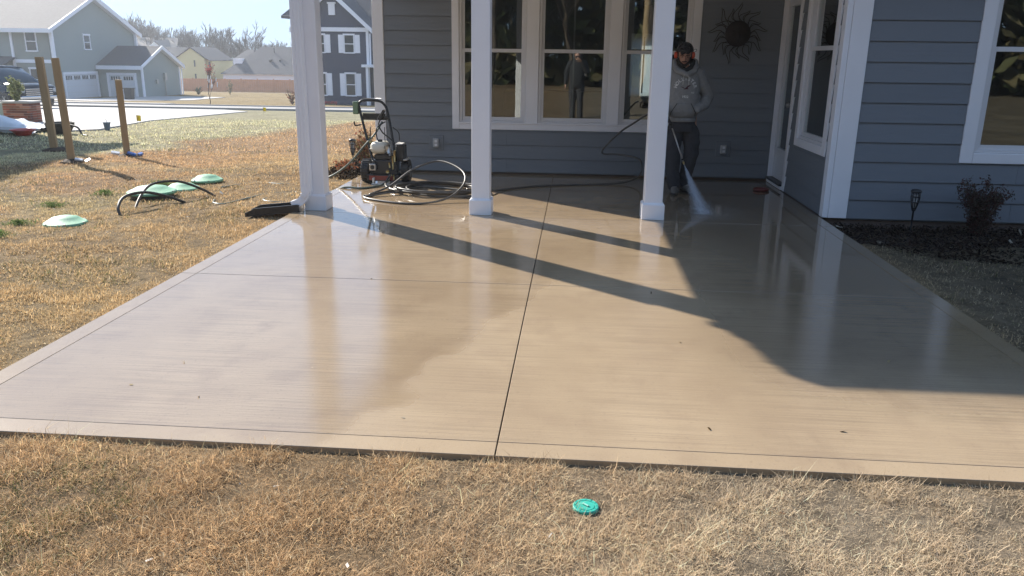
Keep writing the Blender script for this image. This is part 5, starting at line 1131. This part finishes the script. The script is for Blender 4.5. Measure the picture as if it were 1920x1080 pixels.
# ------------------------------------------------------------------ people
def blob(name, chains, mt, parent=None, voxel=.012, lofts=(), smooth=5, disp=0, dscale=9, balls=(), fold=None):
    mb = MB()
    for pts, rs in chains:
        pts = [Vector(p) for p in pts]
        for i in range(len(pts)-1):
            a, b = pts[i], pts[i+1]; ra, rb_ = rs[i], rs[i+1]
            n = max(2, int((b-a).length/(min(ra, rb_)*.45)))
            for k in range(n+1): t = k/n; r = ra+(rb_-ra)*t; mb.ball(a.lerp(b, t), r, 10, 7)
    for c, r in balls: mb.ball(c, r, 14, 9)
    for sec in lofts:
        m = 20; b0 = len(mb.v)
        for (cx_, cy_, cz_, rx, ry) in sec:
            for k in range(m):
                t = 2*math.pi*k/m; s_ = 2.4
                ct, st = math.cos(t), math.sin(t); q = (abs(ct)**s_+abs(st)**s_)**(-1/s_); mb.v.append((cx_+rx*ct*q, cy_+ry*st*q, cz_))
        for i in range(len(sec)-1):
            for k in range(m): l = (k+1) % m; mb.f.append((b0+i*m+k, b0+i*m+l, b0+(i+1)*m+l, b0+(i+1)*m+k))
        mb.f += [tuple(b0+k for k in range(m))[::-1], tuple(b0+(len(sec)-1)*m+k for k in range(m))]
    me = mb.mesh(name); tmp = bpy.data.objects.new('tmp', me); col.objects.link(tmp)
    rm = tmp.modifiers.new('r', 'REMESH'); rm.mode = 'VOXEL'; rm.voxel_size = voxel; rm.use_smooth_shade = True
    sm = tmp.modifiers.new('s', 'SMOOTH'); sm.iterations = smooth; sm.factor = .5
    dg = bpy.context.evaluated_depsgraph_get(); me2 = bpy.data.meshes.new_from_object(tmp.evaluated_get(dg)); bpy.data.objects.remove(tmp)
    if disp:
        nn = [v.normal.copy() for v in me2.vertices]
        for v, nr in zip(me2.vertices, nn):
            p = v.co; d = noise.noise(Vector((p.x*dscale, p.y*dscale, p.z*dscale*1.6)))+.5*noise.noise(p*dscale*2.3)
            if fold: d += fold(p)
            v.co = p+nr*d*disp
        me2.update()
    me2.name = name; me2.materials.clear(); me2.materials.append(mt); me2.shade_smooth(); return link(name, me2, parent)
def hand(base, fwd, side, up, curl=.9, s=1.0):
    """palm and five fingers; returns chains for blob()"""
    base, fwd, side, up = (Vector(v) for v in (base, fwd, side, up)); fwd.normalize(); side.normalize(); up = fwd.cross(side).normalized()
    ch = [([base, base+fwd*.045*s], [.024*s, .028*s])]
    for i, (o, l) in enumerate(((-.028, .070), (-.010, .080), (.010, .076), (.027, .060))):
        p = base+fwd*.075*s+side*o*s; q = p+(fwd*math.cos(curl*.5)-up*math.sin(curl*.5))*l*.45*s; r = q+(fwd*math.cos(curl*1.4)-up*math.sin(curl*1.4))*l*.35*s; e_ = r+(fwd*math.cos(curl*2.2)-up*math.sin(curl*2.2))*l*.3*s
        ch.append(([base+fwd*.03*s+side*o*s*.8, p, q, r, e_], [.012*s, .0105*s, .0095*s, .0088*s, .0075*s]))
    p = base+fwd*.01*s+side*-.03*s; ch.append(([p, p+(fwd*.5-side*.7-up*.3)*.05*s, p+(fwd*.9-side*.5-up*.7)*.075*s], [.014*s, .011*s, .0085*s]))
    return ch

# the worker
W0 = Vector((1.205, 9.36, 0))
man = thing('person', tuple(W0), 'man in grey printed hoodie and orange ear muffs aiming a spray wand at the patio', 'person')
w = lambda *p: tuple(W0+Vector(p))
HX, HZ = -.035, 1.545                                  # head centre
Rh = Matrix.Translation(w(HX, -.07, HZ)) @ Euler((R(24), 0, R(-4))).to_matrix().to_4x4()       # bowed head, faces -y
hp = lambda x, y, z: tuple(Rh @ Vector((x, y, z)))
head_balls = [(hp(0, .012, .02), (.074, .088, .088)), (hp(0, -.01, -.045), (.058, .068, .062)), (hp(0, -.045, -.078), (.030, .026, .024)), (hp(0, -.092, -.022), (.011, .014, .016)), (hp(0, -.088, -.002), (.008, .010, .022)),
              (hp(-.074, .012, -.015), (.010, .018, .030)), (hp(.074, .012, -.015), (.010, .018, .030)), (hp(0, -.070, .030), (.055, .016, .010)), (hp(0, -.083, -.050), (.020, .009, .009))]
gunhand = w(-.235, -.17, .905)
sk = blob('body', [([w(-.01, 0, 1.34), hp(0, .03, -.06)], [.06, .052]), ([w(-.02, .02, 1.28), w(-.02, .01, 1.0), w(0, .0, .86)], [.11, .10, .11]),
    ([w(-.17, .02, 1.31), w(-.25, .03, 1.08), w(-.24, -.10, .93), gunhand], [.05, .042, .034, .024]), ([w(.16, .02, 1.31), w(.272, .06, 1.09), w(.21, -.03, .99), w(.14, -.105, .955)], [.05, .038, .032, .028]),
    ([w(-.08, 0, .84), w(-.08, -.02, .46), w(-.06, -.03, .12)], [.075, .055, .045]), ([w(.09, .02, .84), w(.14, .0, .46), w(.08, .06, .14)], [.075, .055, .045])]
    + hand(gunhand, (.25, -.75, -.45), (.9, .3, .1), (0, 0, 1), 1.0) + hand(w(.13, -.105, .95), (-.9, .05, -.35), (0, -.6, .8), (0, 0, 1), .3), M['skin'], man, .0062, balls=head_balls, smooth=3)
# eyes, brows, beard
ey = MB(); 
for s in (-1, 1): ey.ball(hp(s*.029, -.078, .002), (.011, .006, .004))
obj('eyes', ey, M['hair'], man, smooth=True)
br_ = MB()
for s in (-1, 1): br_.tube([hp(s*.012, -.091, .022), hp(s*.03, -.089, .028), hp(s*.048, -.078, .022)], .0045, 6)
br_.tube([hp(-.028, -.086, -.052), hp(-.012, -.095, -.043), hp(.012, -.095, -.043), hp(.028, -.086, -.052)], .005, 6)
obj('eyebrows_and_moustache', br_, M['hair'], man, smooth=True)
obj('mouth', MB().tube([hp(-.018, -.090, -.060), hp(0, -.095, -.0585), hp(.018, -.090, -.060)], .0035, 6), mat('lips', (.22, .08, .065), .5), man, smooth=True)
blob('beard', [([hp(-.056, -.02, -.05), hp(-.042, -.052, -.080), hp(-.012, -.074, -.098), hp(.012, -.074, -.098), hp(.042, -.052, -.080), hp(.056, -.02, -.05)], [.010, .014, .016, .016, .014, .010])], M['hair'], man, .005, smooth=2, disp=.002, dscale=60)
blob('hair', [], M['hair'], man, .007, balls=[(hp(0, .022, .045), (.082, .092, .075)), (hp(0, -.055, .062), (.060, .032, .030)), (hp(-.028, -.076, .048), (.026, .016, .020)), (hp(.03, -.074, .05), (.026, .016, .018)), (hp(0, .03, .095), (.045, .05, .03)), (hp(0, .05, .0), (.078, .06, .07))], smooth=2, disp=.004, dscale=45)
em = obj('ear_muffs', MB().tube([hp(.086*math.cos(a), .012, .03+.098*math.sin(a)) for a in np.linspace(-.15, math.pi+.15, 20)], .009, 8), M['plastic_black'], man, smooth=True)
for s in (-1, 1):
    Mq = Rh @ Matrix.Translation((s*.084, .005, -.012)) @ Matrix.Rotation(R(90*s), 4, 'Y'); mm = MB().lathe([(.030, -.012), (.036, -.004), (.037, .012), (.032, .024), (.016, .029)], (0, 0, 0), 18, Mq); q = obj('muff', mm, M['muff'], em, smooth=True)
    q2 = obj('cushion', MB().lathe([(.034, -.016), (.038, -.013), (.038, -.005), (.034, -.002)], (0, 0, 0), 18, Mq), M['plastic_black'], em, smooth=True)
obj('wire_arm', MB().tube(spline([hp(.085, .01, .03), hp(.108, .01, .055), hp(.125, .01, .05), hp(.12, .01, .03), hp(.09, .01, .02)], 5), .0022, 5).tube(spline([hp(-.085, .01, .03), hp(-.10, .01, .05), hp(-.105, .01, .03)], 5), .0022, 5), M['black'], em, smooth=True)
# hoodie
def hfold(p):
    z = p.z-.9; return .9*math.exp(-(z/.06)**2)*math.sin(p.x*70+p.z*30)*.5+.4*math.sin((p.z+abs(p.x-W0.x)*1.3)*46)*math.exp(-((p.z-1.0)/.12)**2)
hood_ch = [([w(-.155, .02, 1.33), w(-.20, .03, 1.22), w(-.255, .04, 1.08), w(-.25, -.06, .97), w(-.238, -.15, .925)], [.078, .076, .064, .058, .040]),
           ([w(.145, .02, 1.33), w(.20, .03, 1.22), w(.275, .06, 1.09), w(.225, -.02, 1.0), w(.145, -.12, .955)], [.078, .078, .068, .062, .046])]
hd = blob('hoodie', hood_ch, M['hoodie'], man, .0085, lofts=[[w(-.01, 0, .83)+(.150, .118), w(-.01, 0, .865)+(.160, .126), w(-.012, -.01, .93)+(.186, .148), w(-.015, -.012, 1.0)+(.186, .150), w(-.015, -.005, 1.12)+(.178, .142), w(-.01, 0, 1.25)+(.178, .132), w(-.008, .012, 1.33)+(.165, .108), w(-.008, .02, 1.385)+(.115, .085), w(-.01, .02, 1.42)+(.07, .06)]], smooth=6, disp=.0055, dscale=11, fold=hfold)
obj('hem_band', MB().lathe([(1, 0), (1.02, .02), (1.015, .045)], (0, 0, 0), 28, Matrix.Translation(w(-.01, 0, .812)) @ Matrix.Diagonal((.157, .123, 1, 1))), M['hoodie'], man, smooth=True)
blob('hood', [([w(-.10, -.07, 1.37), w(-.125, -.01, 1.415), w(-.12, .05, 1.46), w(-.06, .10, 1.49), w(.04, .10, 1.49), w(.10, .05, 1.46), w(.108, -.01, 1.415), w(.085, -.07, 1.37), w(.0, -.128, 1.325), w(-.10, -.07, 1.37)], [.036, .036, .038, .04, .04, .038, .036, .036, .03, .036]),
    ([w(-.02, .10, 1.46), w(-.02, .12, 1.36)], [.06, .05])], M['hoodie'], man, .008, smooth=4, disp=.004, dscale=16)
blob('hood_lining', [([w(-.085, -.02, 1.41), w(-.09, .03, 1.46), w(-.04, .07, 1.49), w(.03, .07, 1.49), w(.075, .03, 1.46), w(.07, -.02, 1.41), w(-.01, -.09, 1.355), w(-.085, -.02, 1.41)], [.036]*8)], M['hoodin'], man, .008, smooth=3)
for s in (-1, 1): obj('drawstring', MB().tube(spline([w(-.01+s*.025, -.145, 1.33), w(-.01+s*.03, -.152, 1.27), w(-.01+s*.032, -.153, 1.22)], 4), .0035, 6), M['pale'], man, smooth=True)
# front pocket as a raised panel, projected on the hoodie
dgx = bpy.context.evaluated_depsgraph_get()
bv = BVHTree.FromPolygons([v.co.copy() for v in hd.data.vertices], [tuple(p.vertices) for p in hd.data.polygons])
def onchest(x, z, lift=.003):
    h = bv.ray_cast(Vector((x, W0.y-1, z)), Vector((0, 1, 0)))[0]
    return (x, (h.y if h else W0.y-.14)-lift, z)
pk = MB(); nx, nz_ = 16, 10
for j in range(nz_+1):
    zz = .865+.155*j/nz_; hw = .135 if zz < .915 else .135-.060*(zz-.915)/.105
    for i in range(nx+1): pk.v.append(onchest(W0.x-.015-hw+2*hw*i/nx, zz, .005))
for j in range(nz_):
    for i in range(nx): k = j*(nx+1)+i; pk.f.append((k, k+1, k+nx+2, k+nx+1))
pko = obj('pocket', pk, M['hoodie'], man, smooth=True); sd = pko.modifiers.new('thick', 'SOLIDIFY'); sd.thickness = .005
for s in (-1, 1): obj('pocket_seam', MB().tube([onchest(W0.x-.015+s*(.137-.060*max(0, (z_-.915)/.105)), z_, .008) for z_ in np.linspace(.88, 1.02, 8)], .0035, 5), M['hoodin'], man, smooth=True)
# lettering on the chest
def letters(txt, size):
    cu = bpy.data.curves.new('txt', 'FONT'); cu.body = txt; cu.size = size; cu.align_x = 'CENTER'; cu.align_y = 'CENTER'; cu.offset = size*.022
    o = bpy.data.objects.new('txt', cu); col.objects.link(o); dg = bpy.context.evaluated_depsgraph_get(); dg.update(); me = bpy.data.meshes.new_from_object(o.evaluated_get(dg)); bpy.data.objects.remove(o)
    bm = bmesh.new(); bm.from_mesh(me); bmesh.ops.triangulate(bm, faces=bm.faces); bmesh.ops.subdivide_edges(bm, edges=bm.edges, cuts=1); V = [v.co.copy() for v in bm.verts]; bm.verts.index_update(); F = [tuple(v.index for v in f.verts) for f in bm.faces]; bm.free(); return V, F
def on_arc(txt, cx_, cz_, rad, a0, a1, size, name, mt):
    mb = MB()
    for i, ch in enumerate(txt):
        V, F = letters(ch, size); a = a0+(a1-a0)*i/(len(txt)-1); b0 = len(mb.v)
        for v in V:
            r = rad+v.y; x = cx_+r*math.sin(a)+v.x*math.cos(a); z = cz_+r*math.cos(a)-v.x*math.sin(a); mb.v.append(onchest(x, z, .0035))
        mb.f += [tuple(b0+k for k in f) for f in F]
    return obj(name, mb, mt, man)
CX, CZ = W0.x-.008, 1.175
on_arc('HOLLISTER', CX, CZ, .108, -1.32, 1.32, .050, 'chest_lettering', M['print_white'])
for txt, x, z, s in (('CO', .082, -.040, .022), ('1922', .0, -.085, .036)):
    V, F = letters(txt, s); mb = MB(); mb.v = [onchest(CX+x+v.x, CZ+z+v.y, .0035) for v in V]; mb.f = F; obj('chest_lettering', mb, M['print_white'], man)
gull = [(-.060, .012), (-.042, .016), (-.022, .008), (-.010, -.004), (.002, .006), (.020, .026), (.046, .034), (.058, .040), (.046, .024), (.026, .012), (.022, -.002), (.036, -.010), (.012, -.010), (-.002, -.012), (-.022, -.014), (-.012, -.006), (-.026, .002), (-.044, .010)]
bmg = bmesh.new(); f = bmg.faces.new([bmg.verts.new((x, z, 0)) for x, z in gull]); bmesh.ops.triangulate(bmg, faces=[f]); bmesh.ops.subdivide_edges(bmg, edges=bmg.edges, cuts=2); bmg.verts.index_update()
mb = MB(); mb.v = [onchest(CX+v.co.x, CZ+.008+v.co.y, .0038) for v in bmg.verts]; mb.f = [tuple(v.index for v in f.verts) for f in bmg.faces]; bmg.free(); obj('chest_bird_emblem', mb, M['print_maroon'], man)
# trousers and shoes
pfold = lambda p: .8*math.sin(p.z*60+p.x*18)*math.exp(-((p.z-.16)/.09)**2)+.5*math.sin(p.z*42-p.x*30)*math.exp(-((p.z-.5)/.10)**2)+.4*math.sin(p.z*38+p.y*20)*math.exp(-((p.z-.75)/.06)**2)
blob('trousers', [([w(-.065, .0, .76), w(-.085, -.01, .66), w(-.085, -.03, .46), w(-.075, -.03, .26), w(-.055, -.03, .10)], [.092, .100, .088, .080, .078]), ([w(.07, .01, .76), w(.11, .01, .66), w(.125, -.01, .46), w(.10, .03, .28), w(.075, .06, .13)], [.092, .102, .088, .080, .076])],
    M['pants'], man, .009, lofts=[[w(0, 0, .70)+(.160, .112), w(0, 0, .78)+(.150, .108), w(0, 0, .84)+(.135, .095)]], smooth=5, disp=.007, dscale=8, fold=pfold)
for lx, ly, rz_, lab in ((-.045, -.05, R(-8), 0), (.09, .045, R(25), 0)):
    Mz = Matrix.Translation(w(lx, ly, 0)) @ Matrix.Rotation(rz_, 4, 'Z'); q = lambda x, y, z: tuple(Mz @ Vector((x, y, z)))
    sh = blob('shoe', [([q(0, .07, .055), q(0, -.02, .05), q(0, -.11, .038), q(0, -.16, .034)], [.042, .044, .036, .028]), ([q(0, .05, .10), q(0, .05, .06)], [.045, .042])], M['shoe'], man, .006, smooth=3, balls=[(q(0, -.12, .03), (.044, .07, .028))])
    so = MB().lathe([(1, 0), (1.04, .012), (1.0, .024)], (0, 0, 0), 24, Mz @ Matrix.Translation((0, -.045, .002)) @ Matrix.Diagonal((.047, .142, 1, 1))); obj('sole', so, M['black'], sh, smooth=False)
    lc = MB()
    for k in range(5): lc.tube([q(-.022, -.03-.02*k, .088-.009*k), q(0, -.03-.02*k, .098-.010*k), q(.022, -.03-.02*k, .088-.009*k)], .003, 5)
    obj('laces', lc, M['pale'], sh)
# spray wand
wd = thing('spray_wand', (.98, 9.2, .88), 'pressure washer spray gun with long metal lance in the man\'s right hand', 'spray wand')
ga = Vector((.955, 9.235, .955)); gbv = Vector((1.045, 9.07, .80)); nz1 = Vector((1.195, 8.87, .385)); 
obj('gun_body', MB().tube([ga, ga.lerp(gbv, .5), gbv], [.016, .020, .017], 10).tube([ga.lerp(gbv, .3), ga.lerp(gbv, .3)+Vector((-.04, -.01, -.10))], .014, 8).tube([ga.lerp(gbv, .6), ga.lerp(gbv, .5)+Vector((-.02, -.01, -.07))], .006, 6), M['plastic_black'], wd, smooth=True)
obj('lance', MB().tube([gbv, nz1], .0075, 8), M['steel'], wd, smooth=True); obj('grip_sleeve', MB().tube([gbv, gbv.lerp(nz1, .10)], .013, 8).tube([gbv.lerp(nz1, .86), gbv.lerp(nz1, .90)], .012, 8), M['black'], wd, smooth=True)
obj('nozzle', MB().tube([gbv.lerp(nz1, .93), nz1], [.012, .008], 8), M['brass'], wd, smooth=True)
# the jet: thousands of fine droplets in a flat fan
n = 11000; t = RNG.random(n)**.8; tgt = np.array([1.30, 7.99, .0]); o0 = np.array(nz1); u = RNG.normal(size=(n, 1))*.5
u = np.clip(u, -1.2, 1.2); fan = np.array([.085, -.02, 0]); P = o0+(tgt-o0)*t[:, None]+fan*u*t[:, None]+RNG.normal(size=(n, 3))*.007*(t[:, None]*1.5+.1); P[:, 2] = np.maximum(P[:, 2]-.0*t, .004)
s2 = RNG.random(n) < .45; m_ = s2.sum(); P[s2] = tgt+np.stack([RNG.normal(size=m_)*.17+.03, RNG.normal(size=m_)*.16-.03, np.abs(RNG.normal(size=m_))*.05+.004], 1)
d = (tgt-o0); d /= np.linalg.norm(d); pr = np.cross(d, [0, 1, 0]); pr /= np.linalg.norm(pr); pr2 = np.cross(d, pr)
Ls = np.where(s2, .0025, .012+.018*RNG.random(n))[:, None]; Wd = (.0004+.0007*RNG.random(n))[:, None]
V = np.stack([P-d*Ls, P+pr*Wd, P+pr2*Wd, P+d*Ls], 1).reshape(-1, 3); F = (np.arange(n)[:, None]*4+np.array([0, 1, 2, 1, 3, 2, 0, 2, 3, 0, 3, 1])).reshape(-1, 3)
me = bpy.data.meshes.new('water_spray'); me.from_pydata(V.tolist(), [], F.tolist())
m = bpy.data.materials.new('water_droplets'); m.use_nodes = True; b = m.node_tree.nodes['Principled BSDF']; b.inputs['Base Color'].default_value = (.85, .92, 1, 1); b.inputs['Roughness'].default_value = .15; b.inputs['Alpha'].default_value = .6
me.materials.append(m); o = link('water_spray', me); tag(o, kind='stuff')

# the photographer, mirrored in the window
P0 = Vector((-.02, -.32, -.08)); ph = thing('person', tuple(P0), 'photographer in dark hooded jacket holding a phone, mirrored in the middle window', 'person'); p_ = lambda *q: tuple(P0+Vector(q))
blob('body', [([p_(0, 0, 1.45), p_(0, 0, 1.0), p_(0, 0, .9)], [.10, .12, .13]), ([p_(0, 0, 1.42), p_(0, .02, 1.6)], [.06, .08]), ([p_(-.09, 0, .9), p_(-.1, .02, .5), p_(-.1, 0, .09)], [.09, .06, .045]), ([p_(.09, 0, .9), p_(.1, .02, .5), p_(.1, 0, .09)], [.09, .06, .045]),
    ([p_(-.2, 0, 1.42), p_(-.27, -.02, 1.14), p_(-.27, .06, .90)], [.055, .045, .03]), ([p_(.2, 0, 1.42), p_(.24, .05, 1.22), p_(.08, .17, 1.50)], [.055, .045, .03])] + hand(p_(-.27, .06, .90), (0, .2, -1), (0, 1, .2), (0, 0, 1), .6)+hand(p_(.08, .17, 1.50), (-.6, .5, .5), (.3, -.2, .8), (0, 0, 1), .8),
    M['skin'], ph, .009, balls=[(p_(0, .02, 1.62), (.078, .09, .11)), (p_(0, .11, 1.60), (.012, .016, .018))], smooth=3)
blob('hooded_jacket', [([p_(-.19, 0, 1.43), p_(-.27, -.02, 1.15), p_(-.275, .05, .94)], [.08, .068, .05]), ([p_(.19, 0, 1.43), p_(.25, .04, 1.22), p_(.11, .14, 1.46)], [.08, .068, .048]), ([p_(-.07, .0, 1.52), p_(-.09, -.02, 1.62), p_(-.05, -.03, 1.72), p_(.05, -.03, 1.72), p_(.09, -.02, 1.62), p_(.07, 0, 1.52)], [.055, .05, .05, .05, .05, .055]), ([p_(0, -.06, 1.65), p_(0, -.05, 1.5)], [.08, .09])], M['darkcloth'], ph, .011,
    lofts=[[p_(0, 0, .82)+(.17, .13), p_(0, 0, 1.0)+(.19, .145), p_(0, 0, 1.3)+(.20, .14), p_(0, 0, 1.46)+(.16, .11), p_(0, 0, 1.52)+(.08, .08)]], smooth=4, disp=.006, dscale=9)
blob('trousers', [([p_(-.09, 0, .86), p_(-.1, .02, .5), p_(-.1, 0, .08)], [.115, .09, .08]), ([p_(.09, 0, .86), p_(.1, .02, .5), p_(.1, 0, .08)], [.115, .09, .08])], M['pants'], ph, .012, smooth=4, disp=.006)
for s in (-1, 1): blob('shoe', [([p_(s*.1, -.06, .045), p_(s*.1, .06, .045), p_(s*.1, .15, .035)], [.045, .045, .034])], M['black'], ph, .008)
pn = obj('phone', MB().obox((.0, -.11, 1.50), (.155, .009, .075)), M['plastic_black'], bevel=.004); tag(pn, 'black phone held up before the photographer\'s face', 'phone')

# ------------------------------------------------------------------ air
hz = bpy.data.materials.new('haze_air'); hz.use_nodes = True; n = hz.node_tree; n.nodes.clear()
pv = n.nodes.new('ShaderNodeVolumePrincipled'); pv.inputs['Density'].default_value = .0009; pv.inputs['Color'].default_value = (.86, .92, 1, 1); pv.inputs['Anisotropy'].default_value = .45
ou = n.nodes.new('ShaderNodeOutputMaterial'); n.links.new(pv.outputs[0], ou.inputs['Volume'])
hb = obj('haze', MB().box(-130, 90, -60, 215, -9.5, 17), hz); tag(hb, kind='stuff')
